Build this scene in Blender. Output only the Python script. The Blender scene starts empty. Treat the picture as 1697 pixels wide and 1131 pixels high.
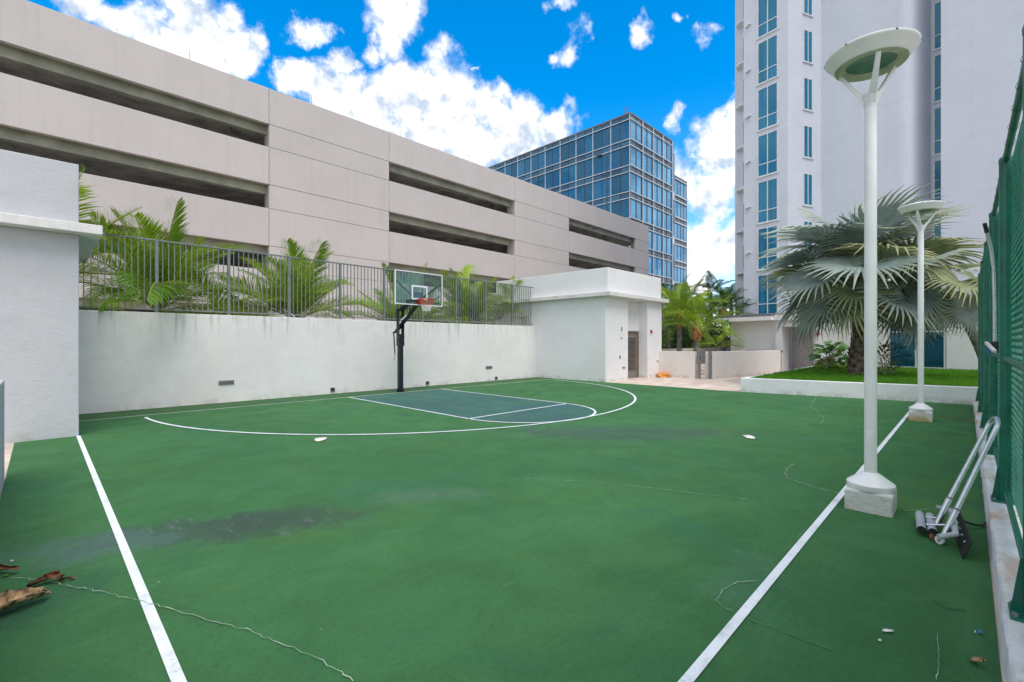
import bpy, bmesh, math, random
import numpy as np
from mathutils import Vector, Matrix

R = math.radians
scene = bpy.context.scene
C = scene.collection

# ------------------------------------------------------------------ camera
EYE = 1.68
TH = R(44.499)
cs, sn = math.cos(TH), math.sin(TH)
cam_data = bpy.data.cameras.new('camera')
cam = bpy.data.objects.new('camera', cam_data)
C.objects.link(cam)
cam.location = (0, 0, EYE)
cam.rotation_euler = (R(90), 0, TH - R(90))
cam_data.sensor_width = 36.0
cam_data.lens = 36.0 * 768.7 / 1697.0
cam_data.shift_y = 0.001
cam_data.clip_start = 0.05
cam_data.clip_end = 4000
scene.camera = cam

# ------------------------------------------------------------------ light, sky, exposure
SUN_EL, SUN_AZ = R(62), R(250)      # azimuth: world angle the light comes from
world = bpy.data.worlds.new('World')
scene.world = world
world.use_nodes = True
world.cycles.sampling_method = 'MANUAL'
world.cycles.sample_map_resolution = 256
wn, wl = world.node_tree.nodes, world.node_tree.links
wn.clear()

sun_data = bpy.data.lights.new('sun', 'SUN')
sun_data.energy = 1.5
sun_data.angle = R(40)
sun_data.color = (1.0, 0.90, 0.78)
sun = bpy.data.objects.new('sun', sun_data)
C.objects.link(sun)
sdir = Vector((math.cos(SUN_EL) * math.cos(SUN_AZ), math.cos(SUN_EL) * math.sin(SUN_AZ), math.sin(SUN_EL)))
sun.rotation_euler = sdir.to_track_quat('Z', 'Y').to_euler()
sun.location = (0, 0, 60)

scene.view_settings.view_transform = 'Standard'
scene.view_settings.look = 'None'
scene.view_settings.gamma = 1.0
scene.view_settings.use_curve_mapping = False
scene.view_settings.exposure = 1.04
scene.cycles.max_bounces = 8
scene.cycles.diffuse_bounces = 6
scene.cycles.transparent_max_bounces = 16
scene.cycles.use_denoising = True
scene.cycles.use_adaptive_sampling = True
scene.cycles.adaptive_threshold = 0.02


def cam_dir(u, v):
    a = (u - 848.5) / 768.7
    e = (567.2 - v) / 768.7
    d = Vector((cs + a * sn, sn - a * cs, e))
    return d.normalized()


def build_sky():
    sky = wn.new('ShaderNodeTexSky')
    sky.sky_type = 'NISHITA'
    sky.sun_disc = False
    sky.sun_elevation = SUN_EL
    sky.sun_rotation = R(90) - SUN_AZ
    sky.air_density = 1.0
    sky.dust_density = 0.35
    sky.ozone_density = 3.5
    hs = wn.new('ShaderNodeHueSaturation')
    hs.inputs['Saturation'].default_value = 1.62
    hs.inputs['Value'].default_value = 0.98
    hs.inputs['Hue'].default_value = 0.496
    wl.new(sky.outputs[0], hs.inputs['Color'])
    tc = wn.new('ShaderNodeTexCoord')
    D = tc.outputs['Generated']
    n1 = wn.new('ShaderNodeTexNoise')
    n1.inputs['Scale'].default_value = 7.0
    n1.inputs['Detail'].default_value = 8.0
    n1.inputs['Roughness'].default_value = 0.6
    wl.new(D, n1.inputs['Vector'])
    sub = wn.new('ShaderNodeVectorMath'); sub.operation = 'SUBTRACT'
    wl.new(n1.outputs['Color'], sub.inputs[0]); sub.inputs[1].default_value = (.5, .5, .5)
    sc = wn.new('ShaderNodeVectorMath'); sc.operation = 'SCALE'
    wl.new(sub.outputs[0], sc.inputs[0]); sc.inputs['Scale'].default_value = 0.17
    ad = wn.new('ShaderNodeVectorMath'); ad.operation = 'ADD'
    wl.new(D, ad.inputs[0]); wl.new(sc.outputs[0], ad.inputs[1])
    P = ad.outputs[0]
    px = [(320, 66, 84, 1), (405, 74, 50, 1), (225, 50, 58, 1), (280, 22, 46, 1), (150, 22, 40, .9), (370, 12, 38, .85),
          (505, 35, 36, .95), (556, 92, 30, .9), (650, 12, 66, 1), (640, 66, 40, .85), (605, 68, 30, .7), (741, 84, 34, .56),
          (795, 113, 12, .6), (562, 168, 68, 1), (645, 182, 80, 1), (742, 172, 66, 1), (505, 140, 40, 1), (700, 212, 70, 1),
          (800, 180, 46, .8), (858, 190, 56, 1), (930, 194, 42, .9), (780, 245, 66, 1), (862, 246, 72, 1), (935, 228, 46, .9),
          (655, 128, 26, .8), (905, 22, 20, .5), (930, 15, 22, .5), (915, 84, 16, .45), (945, 78, 24, .5), (1070, 42, 30, .68), (1137, 35, 18, .65), (1170, 72, 20, .45), (1190, 62, 20, .45),
          (1190, 218, 52, 1), (1176, 250, 42, 1), (1222, 190, 52, 1), (1160, 288, 36, .8), (1205, 292, 44, 1), (1186, 322, 46, .9),
          (1125, 300, 44, .9), (1175, 356, 30, .75), (1200, 352, 28, .7), (1165, 402, 46, .95), (1205, 425, 60, .9),
          (1150, 445, 62, .95), (1111, 207, 24, .7), (820, 150, 24, .6)]
    blobs = []
    for u, v, r, w in px:
        d = cam_dir(u, v)
        a = (u - 848.5) / 768.7
        e = (567.2 - v) / 768.7
        k = 1.0 / (1 + a * a + e * e) ** 0.75
        blobs.append((d, 1.18 * r / 768.7 * k, w))
    rnd = random.Random(11)
    fwd = Vector((cs, sn, 0))
    n = 0
    while n < 34:  # out-of-view clouds, added and enlarged for more white ambient light
        az, el = rnd.uniform(0, 2 * math.pi), math.asin(rnd.uniform(0.06, 0.97))
        d = Vector((math.cos(az) * math.cos(el), math.sin(az) * math.cos(el), math.sin(el)))
        if d.dot(fwd) > 0.5:
            continue
        n += 1
        r = rnd.uniform(.26, .46)
        blobs.append((d, r, 1.0))
    last = None
    for d, r, w in blobs:
        dist = wn.new('ShaderNodeVectorMath'); dist.operation = 'DISTANCE'
        wl.new(P, dist.inputs[0]); dist.inputs[1].default_value = d
        ma = wn.new('ShaderNodeMath'); ma.operation = 'MULTIPLY_ADD'
        wl.new(dist.outputs['Value'], ma.inputs[0]); ma.inputs[1].default_value = -w / r; ma.inputs[2].default_value = w
        if last is None:
            last = ma.outputs[0]
        else:
            mx = wn.new('ShaderNodeMath'); mx.operation = 'MAXIMUM'
            wl.new(last, mx.inputs[0]); wl.new(ma.outputs[0], mx.inputs[1])
            last = mx.outputs[0]
    n2 = wn.new('ShaderNodeTexNoise')
    n2.inputs['Scale'].default_value = 16.0
    n2.inputs['Detail'].default_value = 9.0
    n2.inputs['Roughness'].default_value = 0.62
    wl.new(D, n2.inputs['Vector'])
    m1 = wn.new('ShaderNodeMath'); m1.operation = 'MULTIPLY_ADD'
    wl.new(n2.outputs['Fac'], m1.inputs[0]); m1.inputs[1].default_value = 0.9; wl.new(last, m1.inputs[2])
    mr = wn.new('ShaderNodeMapRange'); mr.interpolation_type = 'SMOOTHSTEP'
    wl.new(m1.outputs[0], mr.inputs['Value'])
    mr.inputs['From Min'].default_value = 0.50; mr.inputs['From Max'].default_value = 0.98
    # cloud tone: lit billows, soft blue-grey hollows (the same noise a little higher up gives the self-shading)
    up = wn.new('ShaderNodeVectorMath'); up.operation = 'ADD'
    wl.new(D, up.inputs[0]); up.inputs[1].default_value = (0.0, 0.0, 0.028)
    n3 = wn.new('ShaderNodeTexNoise'); n3.inputs['Scale'].default_value = 16.0; n3.inputs['Detail'].default_value = 4.0; n3.inputs['Roughness'].default_value = 0.62
    wl.new(up.outputs[0], n3.inputs['Vector'])
    df = wn.new('ShaderNodeMath'); df.operation = 'SUBTRACT'
    wl.new(n2.outputs['Fac'], df.inputs[0]); wl.new(n3.outputs['Fac'], df.inputs[1])
    cr = wn.new('ShaderNodeMapRange'); cr.interpolation_type = 'SMOOTHSTEP'
    wl.new(df.outputs[0], cr.inputs['Value'])
    cr.inputs['From Min'].default_value = -0.20; cr.inputs['From Max'].default_value = 0.06
    mc = wn.new('ShaderNodeMix'); mc.data_type = 'RGBA'
    wl.new(cr.outputs[0], mc.inputs['Factor'])
    mc.inputs['A'].default_value = (2.15, 2.55, 3.1, 1); mc.inputs['B'].default_value = (4.5, 4.5, 4.5, 1)
    mx = wn.new('ShaderNodeMix'); mx.data_type = 'RGBA'
    hs2 = wn.new('ShaderNodeHueSaturation')
    hs2.inputs['Saturation'].default_value = 1.12; hs2.inputs['Value'].default_value = 0.98
    wl.new(sky.outputs[0], hs2.inputs['Color'])
    sx = wn.new('ShaderNodeSeparateXYZ'); wl.new(D, sx.inputs[0])
    el = wn.new('ShaderNodeMapRange'); el.interpolation_type = 'SMOOTHSTEP'
    wl.new(sx.outputs['Z'], el.inputs['Value'])
    el.inputs['From Min'].default_value = 0.02; el.inputs['From Max'].default_value = 0.48
    sk = wn.new('ShaderNodeMix'); sk.data_type = 'RGBA'
    wl.new(el.outputs[0], sk.inputs['Factor']); wl.new(hs2.outputs[0], sk.inputs['A']); wl.new(hs.outputs[0], sk.inputs['B'])
    wl.new(mr.outputs[0], mx.inputs['Factor']); wl.new(sk.outputs['Result'], mx.inputs['A']); wl.new(mc.outputs['Result'], mx.inputs['B'])
    bg = wn.new('ShaderNodeBackground')
    bg.inputs['Strength'].default_value = 0.14
    wl.new(mx.outputs['Result'], bg.inputs['Color'])
    out = wn.new('ShaderNodeOutputWorld')
    wl.new(bg.outputs[0], out.inputs['Surface'])


build_sky()

# ------------------------------------------------------------------ helpers: pixels of the survey -> metres


def wp(u, Z, v):
    r = (u - 848.5) / 768.7 * Z
    return Vector((r * sn + Z * cs, -r * cs + Z * sn, EYE - (v - 567.2) * Z / 768.7))


def gz(u, v, z=0.0):
    return wp(u, (EYE - z) * 768.7 / (v - 567.2), v)


def rz(r, Z, z=0.0):
    return Vector((r * sn + Z * cs, -r * cs + Z * sn, z))


# ------------------------------------------------------------------ helpers: meshes
class MB:
    def __init__(self):
        self.v, self.f = [], []

    def add(self, vs, fs):
        o = len(self.v)
        self.v += [tuple(p) for p in vs]
        self.f += [tuple(i + o for i in q) for q in fs]
        return self

    def box(self, a, b):
        x0, y0, z0 = a; x1, y1, z1 = b
        return self.add([(x0, y0, z0), (x1, y0, z0), (x1, y1, z0), (x0, y1, z0), (x0, y0, z1), (x1, y0, z1), (x1, y1, z1), (x0, y1, z1)],
                        [(3, 2, 1, 0), (4, 5, 6, 7), (0, 1, 5, 4), (1, 2, 6, 5), (2, 3, 7, 6), (3, 0, 4, 7)])

    def obox(self, c, ax, ay, az):
        c, ax, ay, az = Vector(c), Vector(ax), Vector(ay), Vector(az)
        vs = [c + sx * ax + sy * ay + sz * az for sz in (-1, 1) for sx, sy in ((-1, -1), (1, -1), (1, 1), (-1, 1))]
        fs = [(3, 2, 1, 0), (4, 5, 6, 7), (0, 1, 5, 4), (1, 2, 6, 5), (2, 3, 7, 6), (3, 0, 4, 7)]
        if ax.cross(ay).dot(az) < 0:
            fs = [tuple(reversed(q)) for q in fs]
        return self.add(vs, fs)

    def beam(self, p, q, w, h, up=(0, 0, 1)):
        p, q = Vector(p), Vector(q)
        d = (q - p)
        n = d.normalized()
        u = Vector(up)
        if abs(n.dot(u)) > .98:
            u = Vector((1, 0, 0))
        s = n.cross(u).normalized()
        t = s.cross(n)
        return self.obox((p + q) / 2, d / 2, s * w / 2, t * h / 2)

    def tube(self, pts, r, n=10, cap=True):
        pts = [Vector(p) for p in pts]
        rs = r if isinstance(r, (list, tuple)) else [r] * len(pts)
        vs, fs = [], []
        prev = None
        for i, p in enumerate(pts):
            d = (pts[min(i + 1, len(pts) - 1)] - pts[max(i - 1, 0)]).normalized()
            if prev is None:
                a = Vector((0, 0, 1)) if abs(d.z) < .9 else Vector((1, 0, 0))
                s = d.cross(a).normalized()
            else:
                s = (prev - d * prev.dot(d)).normalized()
            prev = s
            t = d.cross(s)
            for k in range(n):
                a = 2 * math.pi * k / n
                vs.append(p + rs[i] * (math.cos(a) * s + math.sin(a) * t))
        for i in range(len(pts) - 1):
            for k in range(n):
                k2 = (k + 1) % n
                fs.append((i * n + k, i * n + k2, (i + 1) * n + k2, (i + 1) * n + k))
        if cap:
            fs.append(tuple(reversed(range(n))))
            fs.append(tuple((len(pts) - 1) * n + k for k in range(n)))
        return self.add(vs, fs)

    def lathe(self, prof, c=(0, 0, 0), n=32, cap=True):
        vs, fs = [], []
        for r, z in prof:
            for k in range(n):
                a = 2 * math.pi * k / n
                vs.append((c[0] + r * math.cos(a), c[1] + r * math.sin(a), c[2] + z))
        for i in range(len(prof) - 1):
            for k in range(n):
                k2 = (k + 1) % n
                fs.append((i * n + k, i * n + k2, (i + 1) * n + k2, (i + 1) * n + k))
        if cap:
            if prof[0][0] > 1e-4:
                fs.append(tuple(reversed(range(n))))
            if prof[-1][0] > 1e-4:
                fs.append(tuple((len(prof) - 1) * n + k for k in range(n)))
        return self.add(vs, fs)

    def prism(self, poly, z0, z1):
        n = len(poly)
        vs = [(p[0], p[1], z0) for p in poly] + [(p[0], p[1], z1) for p in poly]
        area = sum(poly[i][0] * poly[(i + 1) % n][1] - poly[(i + 1) % n][0] * poly[i][1] for i in range(n))
        fs = [tuple(reversed(range(n))), tuple(range(n, 2 * n))]
        fs += [(i, (i + 1) % n, n + (i + 1) % n, n + i) for i in range(n)]
        if area < 0:
            fs = [tuple(reversed(q)) for q in fs]
        return self.add(vs, fs)

    def mesh(self, name, mat, smooth=None):
        me = bpy.data.meshes.new(name)
        me.from_pydata(self.v, [], self.f)
        if mat is not None:
            me.materials.append(mat)
        if smooth is not None:
            me.polygons.foreach_set('use_smooth', [True] * len(me.polygons))
            me.update()
            me.set_sharp_from_angle(angle=R(smooth))
        me.update()
        return me

    def build(self, name, mat, parent=None, smooth=None, bevel=0.0):
        o = bpy.data.objects.new(name, self.mesh(name, mat, smooth))
        C.objects.link(o)
        if parent is not None:
            o.parent = parent
        if bevel:
            m = o.modifiers.new('bevel', 'BEVEL')
            m.width = bevel; m.segments = 2; m.limit_method = 'ANGLE'
            m.harden_normals = False
        return o


def inst(name, me, parent=None, loc=(0, 0, 0), rot=None, scl=None):
    o = bpy.data.objects.new(name, me)
    C.objects.link(o)
    if parent is not None:
        o.parent = parent
    o.location = loc
    if rot is not None:
        o.rotation_euler = rot
    if scl is not None:
        o.scale = scl if isinstance(scl, (tuple, list)) else (scl, scl, scl)
    return o


def thing(name, label, cat, group=None, loc=(0, 0, 0), rot=0):
    o = bpy.data.objects.new(name, None)
    C.objects.link(o)
    o.empty_display_size = .2
    o.location = loc
    o.rotation_euler = (0, 0, rot)
    return tag(o, label, cat, group)


def tag(o, label, cat, group=None):
    o['label'] = label
    o['category'] = cat
    if group:
        o['group'] = group
    return o


def kind(o, k):
    o['kind'] = k
    return o


# ------------------------------------------------------------------ helpers: materials
def new_mat(name):
    m = bpy.data.materials.new(name)
    m.use_nodes = True
    nt = m.node_tree
    return m, nt, nt.nodes['Principled BSDF']


def coords(nt, which='Object', scale=(1, 1, 1)):
    tc = nt.nodes.new('ShaderNodeTexCoord')
    mp = nt.nodes.new('ShaderNodeMapping')
    mp.inputs['Scale'].default_value = scale
    nt.links.new(tc.outputs[which], mp.inputs['Vector'])
    return mp.outputs[0]


def world_pos(nt, scale=(1, 1, 1)):
    g = nt.nodes.new('ShaderNodeNewGeometry')
    mp = nt.nodes.new('ShaderNodeMapping')
    mp.inputs['Scale'].default_value = scale
    nt.links.new(g.outputs['Position'], mp.inputs['Vector'])
    return mp.outputs[0]


def noise(nt, vec, scale, detail=5, rough=.55, dist=0):
    n = nt.nodes.new('ShaderNodeTexNoise')
    n.inputs['Scale'].default_value = scale
    n.inputs['Detail'].default_value = detail
    n.inputs['Roughness'].default_value = rough
    n.inputs['Distortion'].default_value = dist
    nt.links.new(vec, n.inputs['Vector'])
    return n.outputs['Fac']


def remap(nt, val, a, b, c=0.0, d=1.0):
    n = nt.nodes.new('ShaderNodeMapRange')
    n.interpolation_type = 'SMOOTHSTEP'
    nt.links.new(val, n.inputs['Value'])
    n.inputs['From Min'].default_value = a; n.inputs['From Max'].default_value = b
    n.inputs['To Min'].default_value = c; n.inputs['To Max'].default_value = d
    return n.outputs[0]


def math_n(nt, op, a, b):
    n = nt.nodes.new('ShaderNodeMath'); n.operation = op
    for i, x in enumerate((a, b)):
        if isinstance(x, (int, float)):
            n.inputs[i].default_value = x
        else:
            nt.links.new(x, n.inputs[i])
    return n.outputs[0]


def mixc(nt, fac, a, b, blend='MIX'):
    n = nt.nodes.new('ShaderNodeMix'); n.data_type = 'RGBA'; n.blend_type = blend
    if isinstance(fac, (int, float)):
        n.inputs['Factor'].default_value = fac
    else:
        nt.links.new(fac, n.inputs['Factor'])
    for k, x in (('A', a), ('B', b)):
        if isinstance(x, (tuple, list)):
            n.inputs[k].default_value = (*x[:3], 1)
        else:
            nt.links.new(x, n.inputs[k])
    return n.outputs['Result']


def bump(nt, bsdf, height, strength=.2, dist=.01):
    b = nt.nodes.new('ShaderNodeBump')
    b.inputs['Strength'].default_value = strength
    b.inputs['Distance'].default_value = dist
    nt.links.new(height, b.inputs['Height'])
    nt.links.new(b.outputs[0], bsdf.inputs['Normal'])


def plain(name, col, rough=.5, metal=0.0, var=.08, scale=6.0, spec=None, bmp=0.0, bscale=80):
    m, nt, b = new_mat(name)
    vec = world_pos(nt)
    f = noise(nt, vec, scale, 4)
    lo = tuple(max(0, x * (1 - var * 2)) for x in col)
    hi = tuple(min(1, x * (1 + var)) for x in col)
    nt.links.new(mixc(nt, remap(nt, f, .3, .7), lo, hi), b.inputs['Base Color'])
    nt.links.new(remap(nt, f, .3, .7, max(0, rough - .06), min(1, rough + .06)), b.inputs['Roughness'])
    b.inputs['Metallic'].default_value = metal
    if spec is not None:
        b.inputs['Specular IOR Level'].default_value = spec
    if bmp:
        bump(nt, b, noise(nt, vec, bscale, 3), bmp, .01)
    return m


def stucco(name, col, stain=.25, streak=0.0, top=None, foot=True, lines=None, bumpk=.35, drip=.5, rain=0.0, pervar=0.0, footc=(.36, .31, .25), foota=.65):
    """painted stucco: fine trowel relief, blotches, drip streaks below a given height, grime at the foot"""
    m, nt, b = new_mat(name)
    vec = world_pos(nt)
    big = noise(nt, vec, .55, 5, .6)
    mid = noise(nt, vec, 3.2, 6, .65)
    f = math_n(nt, 'ADD', math_n(nt, 'MULTIPLY', big, .6), math_n(nt, 'MULTIPLY', mid, .4))
    dark = tuple(x * (1 - stain) for x in col)
    colr = mixc(nt, remap(nt, f, .38, .6), dark, col)
    sep = nt.nodes.new('ShaderNodeSeparateXYZ'); nt.links.new(vec, sep.inputs[0])
    if streak and top is not None:
        sv = world_pos(nt, (5.5, 5.5, .22))
        st = noise(nt, sv, 1.6, 5, .7)
        len_ = remap(nt, sep.outputs['Z'], top - .95, top, 0, 1)
        k = math_n(nt, 'MULTIPLY', remap(nt, st, .5, .72), math_n(nt, 'MULTIPLY', len_, streak))
        colr = mixc(nt, k, colr, (.20, .19, .13))
        dv = world_pos(nt, (9, 9, .8))
        k2 = math_n(nt, 'MULTIPLY', remap(nt, noise(nt, dv, 2.1, 4), .56, .7), remap(nt, sep.outputs['Z'], top - .28, top, 0, drip))
        colr = mixc(nt, k2, colr, (.09, .085, .07))
    if foot:
        fk = math_n(nt, 'MULTIPLY', remap(nt, sep.outputs['Z'], 0.0, .22, foota, 0), remap(nt, noise(nt, vec, 2.7, 6, .7), .42, .65))
        colr = mixc(nt, fk, colr, footc)
    if lines is not None:
        z0, step = lines
        fr = math_n(nt, 'FRACT', math_n(nt, 'DIVIDE', math_n(nt, 'SUBTRACT', sep.outputs['Z'], z0), step), 0)
        ln = math_n(nt, 'LESS_THAN', fr, .022 / step)
        colr = mixc(nt, math_n(nt, 'MULTIPLY', ln, .35), colr, tuple(x * .55 for x in col))
    if rain:
        rv = noise(nt, world_pos(nt, (2.6, 2.6, .10)), 1.3, 6, .7)
        colr = mixc(nt, remap(nt, rv, .5, .75, 0, rain), colr, tuple(x * .62 for x in col))
    if pervar:
        oi = nt.nodes.new('ShaderNodeObjectInfo')
        colr = mixc(nt, math_n(nt, 'MULTIPLY', oi.outputs['Random'], pervar), colr, tuple(x * .55 for x in col))
    nt.links.new(colr, b.inputs['Base Color'])
    b.inputs['Roughness'].default_value = .85
    b.inputs['Specular IOR Level'].default_value = .25
    tr = world_pos(nt, (1, 1, 1.6))
    h = math_n(nt, 'ADD', noise(nt, tr, 9, 6, .62, .8), math_n(nt, 'MULTIPLY', noise(nt, vec, 70, 3), .5))
    bump(nt, b, h, bumpk, .018)
    return m


def leafmat(name, c1, c2, tip=None, trans=.35, rough=.5, rand=.5, scale=4.0):
    m, nt, b = new_mat(name)
    vec = world_pos(nt)
    oi = nt.nodes.new('ShaderNodeObjectInfo')
    f = noise(nt, vec, scale, 3)
    k = math_n(nt, 'ADD', math_n(nt, 'MULTIPLY', f, 1 - rand), math_n(nt, 'MULTIPLY', oi.outputs['Random'], rand))
    col = mixc(nt, remap(nt, k, .25, .75), c1, c2)
    if tip is not None:
        a = nt.nodes.new('ShaderNodeAttribute'); a.attribute_name = 'tipk'
        col = mixc(nt, a.outputs['Fac'], col, tip)
    nt.links.new(col, b.inputs['Base Color'])
    b.inputs['Roughness'].default_value = rough
    b.inputs['Specular IOR Level'].default_value = .35
    tl = nt.nodes.new('ShaderNodeBsdfTranslucent')
    nt.links.new(mixc(nt, .5, col, (.45, .55, .05), 'MIX') if trans > .3 else col, tl.inputs['Color'])
    ms = nt.nodes.new('ShaderNodeMixShader'); ms.inputs[0].default_value = trans
    nt.links.new(b.outputs[0], ms.inputs[1]); nt.links.new(tl.outputs[0], ms.inputs[2])
    nt.links.new(ms.outputs[0], nt.nodes['Material Output'].inputs['Surface'])
    return m


def court_mat(name, base, alt, blue=False):
    m, nt, b = new_mat(name)
    vec = world_pos(nt)
    sep = nt.nodes.new('ShaderNodeSeparateXYZ'); nt.links.new(vec, sep.inputs[0])
    big = noise(nt, vec, .28, 6, .62, .4)
    mid = noise(nt, vec, 1.6, 7, .66, .6)
    fine = noise(nt, vec, 160, 2)
    col = mixc(nt, remap(nt, big, .34, .66), base, alt)
    col = mixc(nt, remap(nt, mid, .35, .7, 0, .45), col, tuple(x * .68 for x in base))
    hue = noise(nt, vec, .75, 6, .65, .8)
    col = mixc(nt, remap(nt, hue, .52, .72, 0, .55), col, (base[0] * 1.5, base[1] * 1.1, base[2] * .75))
    col = mixc(nt, remap(nt, hue, .46, .28, 0, .6), col, (base[0] * .75, base[1] * .92, base[2] * 1.45))
    # brushed sweeps along the court
    sw = noise(nt, world_pos(nt, (.5, 2.6, 1)), .9, 7, .7, 1.2)
    col = mixc(nt, remap(nt, sw, .55, .8, 0, .35), col, tuple(min(1, x * 1.35 + .02) for x in base))
    if not blue:
        nz_edge = math_n(nt, 'SUBTRACT', noise(nt, vec, 2.4, 6, .68), .5)
        scuff = remap(nt, noise(nt, world_pos(nt, (3.2, 1, 1)), 2.4, 6, .75), .56, .72)
        # worn slate-grey patches and chalky scuffs at their real places
        for (u, v, rx, ry, ang, amt, pc) in ((345, 880, 1.5, .42, -.55, .72, (.052, .066, .066)), (455, 862, 1.1, .36, -.55, .6, (.052, .066, .066)),
                                             (165, 905, .75, .4, -.5, .5, (.12, .19, .19)), (1045, 718, 2.7, .85, -.75, .62, (.062, .085, .085)),
                                             (715, 822, .9, .3, -.6, .4, (.10, .15, .13)), (960, 712, 1.3, .5, -.75, .45, (.07, .12, .10)),
                                             (1230, 960, .55, .3, .2, .25, (.10, .20, .15)), (60, 1000, .6, .3, .4, .4, (.03, .085, .075))):
            p = gz(u, v)
            mp = nt.nodes.new('ShaderNodeMapping'); mp.vector_type = 'TEXTURE'
            mp.inputs['Location'].default_value = (p.x, p.y, 0)
            mp.inputs['Rotation'].default_value = (0, 0, ang)
            mp.inputs['Scale'].default_value = (rx, ry, 1)
            nt.links.new(vec, mp.inputs['Vector'])
            ln = nt.nodes.new('ShaderNodeVectorMath'); ln.operation = 'LENGTH'
            nt.links.new(mp.outputs[0], ln.inputs[0])
            d = math_n(nt, 'ADD', ln.outputs['Value'], math_n(nt, 'MULTIPLY', nz_edge, 2.2))
            col = mixc(nt, remap(nt, d, .35, 1.15, amt * .65, 0), col, pc)
            col = mixc(nt, remap(nt, d, .62, .74, amt * .35, 0), col, pc)
            col = mixc(nt, math_n(nt, 'MULTIPLY', scuff, remap(nt, d, .3, 1.5, .3, 0)), col, (.22, .31, .31))
        # yellowish algae film around the lamp feet, rusty run-off near the kerb
        for (u, v, rx, ry, amt, pc) in ((1545, 842, .55, .38, .55, (.10, .19, .045)), (1578, 694, .9, .10, .7, (.16, .085, .02)), (1585, 722, .9, .08, .45, (.14, .10, .02))):
            p = gz(u, v)
            mp = nt.nodes.new('ShaderNodeMapping'); mp.vector_type = 'TEXTURE'
            mp.inputs['Location'].default_value = (p.x, p.y, 0)
            mp.inputs['Rotation'].default_value = (0, 0, R(90))
            mp.inputs['Scale'].default_value = (rx, ry, 1)
            nt.links.new(vec, mp.inputs['Vector'])
            ln = nt.nodes.new('ShaderNodeVectorMath'); ln.operation = 'LENGTH'
            nt.links.new(mp.outputs[0], ln.inputs[0])
            d = math_n(nt, 'ADD', ln.outputs['Value'], math_n(nt, 'MULTIPLY', nz_edge, 1.4))
            col = mixc(nt, remap(nt, d, .3, 1.1, amt, 0), col, pc)
    # pale specks and scratches
    vo = nt.nodes.new('ShaderNodeTexVoronoi'); vo.inputs['Scale'].default_value = 2.3
    nt.links.new(vec, vo.inputs['Vector'])
    col = mixc(nt, remap(nt, vo.outputs['Distance'], .012, .03, .55, 0), col, (.45, .48, .42))
    for ang, sc_, amt in ((.5, 3.1, .30), (-.9, 2.3, .26), (1.9, 2.7, .22)):
        mp = nt.nodes.new('ShaderNodeMapping')
        mp.inputs['Rotation'].default_value = (0, 0, ang); mp.inputs['Scale'].default_value = (.22, 5.5, 1)
        nt.links.new(vec, mp.inputs['Vector'])
        sn_ = noise(nt, mp.outputs[0], sc_, 4, .6, .25)
        col = mixc(nt, remap(nt, sn_, .70, .76, 0, amt), col, (.20, .31, .23))
    scr = noise(nt, world_pos(nt, (1.1, .25, 1)), 7.0, 5, .8, 2.2)
    col = mixc(nt, remap(nt, scr, .70, .78, 0, .28), col, (.25, .36, .29))
    grit = noise(nt, vec, 30, 6, .78)
    col = mixc(nt, remap(nt, grit, .5, .7, 0, .6), col, tuple(x * .6 for x in base))
    col = mixc(nt, remap(nt, grit, .46, .28, 0, .5), col, tuple(min(1, x * 1.35 + .012) for x in base))
    streak = noise(nt, world_pos(nt, (.16, 1.5, 1)), 2.6, 7, .75, .6)
    col = mixc(nt, remap(nt, streak, .56, .74, 0, .4), col, tuple(min(1, x * 1.3 + .016) for x in base))
    streak2 = noise(nt, world_pos(nt, (1.3, .2, 1)), 1.7, 7, .75, .9)
    col = mixc(nt, remap(nt, streak2, .58, .78, 0, .35), col, tuple(x * .62 for x in base))
    col = mixc(nt, remap(nt, fine, .35, .7, 0, .25), col, tuple(x * .55 for x in base))
    nt.links.new(col, b.inputs['Base Color'])
    nt.links.new(remap(nt, mid, .3, .7, .72, .9), b.inputs['Roughness'])
    b.inputs['Specular IOR Level'].default_value = .10
    bump(nt, b, noise(nt, vec, 150, 4, .7), .7, .006)
    return m


def paint_line(name, col):
    m, nt, b = new_mat(name)
    vec = world_pos(nt)
    k = remap(nt, noise(nt, vec, 3.0, 8, .72), .46, .68)
    k2 = remap(nt, noise(nt, vec, 45, 4, .7), .55, .72)
    c2 = mixc(nt, math_n(nt, 'MULTIPLY', k, .6), col, (.38, .45, .43))
    c3 = mixc(nt, math_n(nt, 'MULTIPLY', k2, .6), c2, (.16, .28, .2))
    nt.links.new(c3, b.inputs['Base Color'])
    b.inputs['Roughness'].default_value = .7
    bump(nt, b, noise(nt, vec, 220, 2), .3, .003)
    return m


def glass_mat(name, tint, metal=.7, rough=.03, wav=.02, dark=.5):
    m, nt, b = new_mat(name)
    oi = nt.nodes.new('ShaderNodeObjectInfo')
    lo = tuple(x * dark for x in tint)
    nt.links.new(mixc(nt, oi.outputs['Random'], lo, tint), b.inputs['Base Color'])
    b.inputs['Metallic'].default_value = metal
    b.inputs['Roughness'].default_value = rough
    vec = world_pos(nt)
    bump(nt, b, noise(nt, vec, .35, 2), wav, 1.0)
    return m


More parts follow.
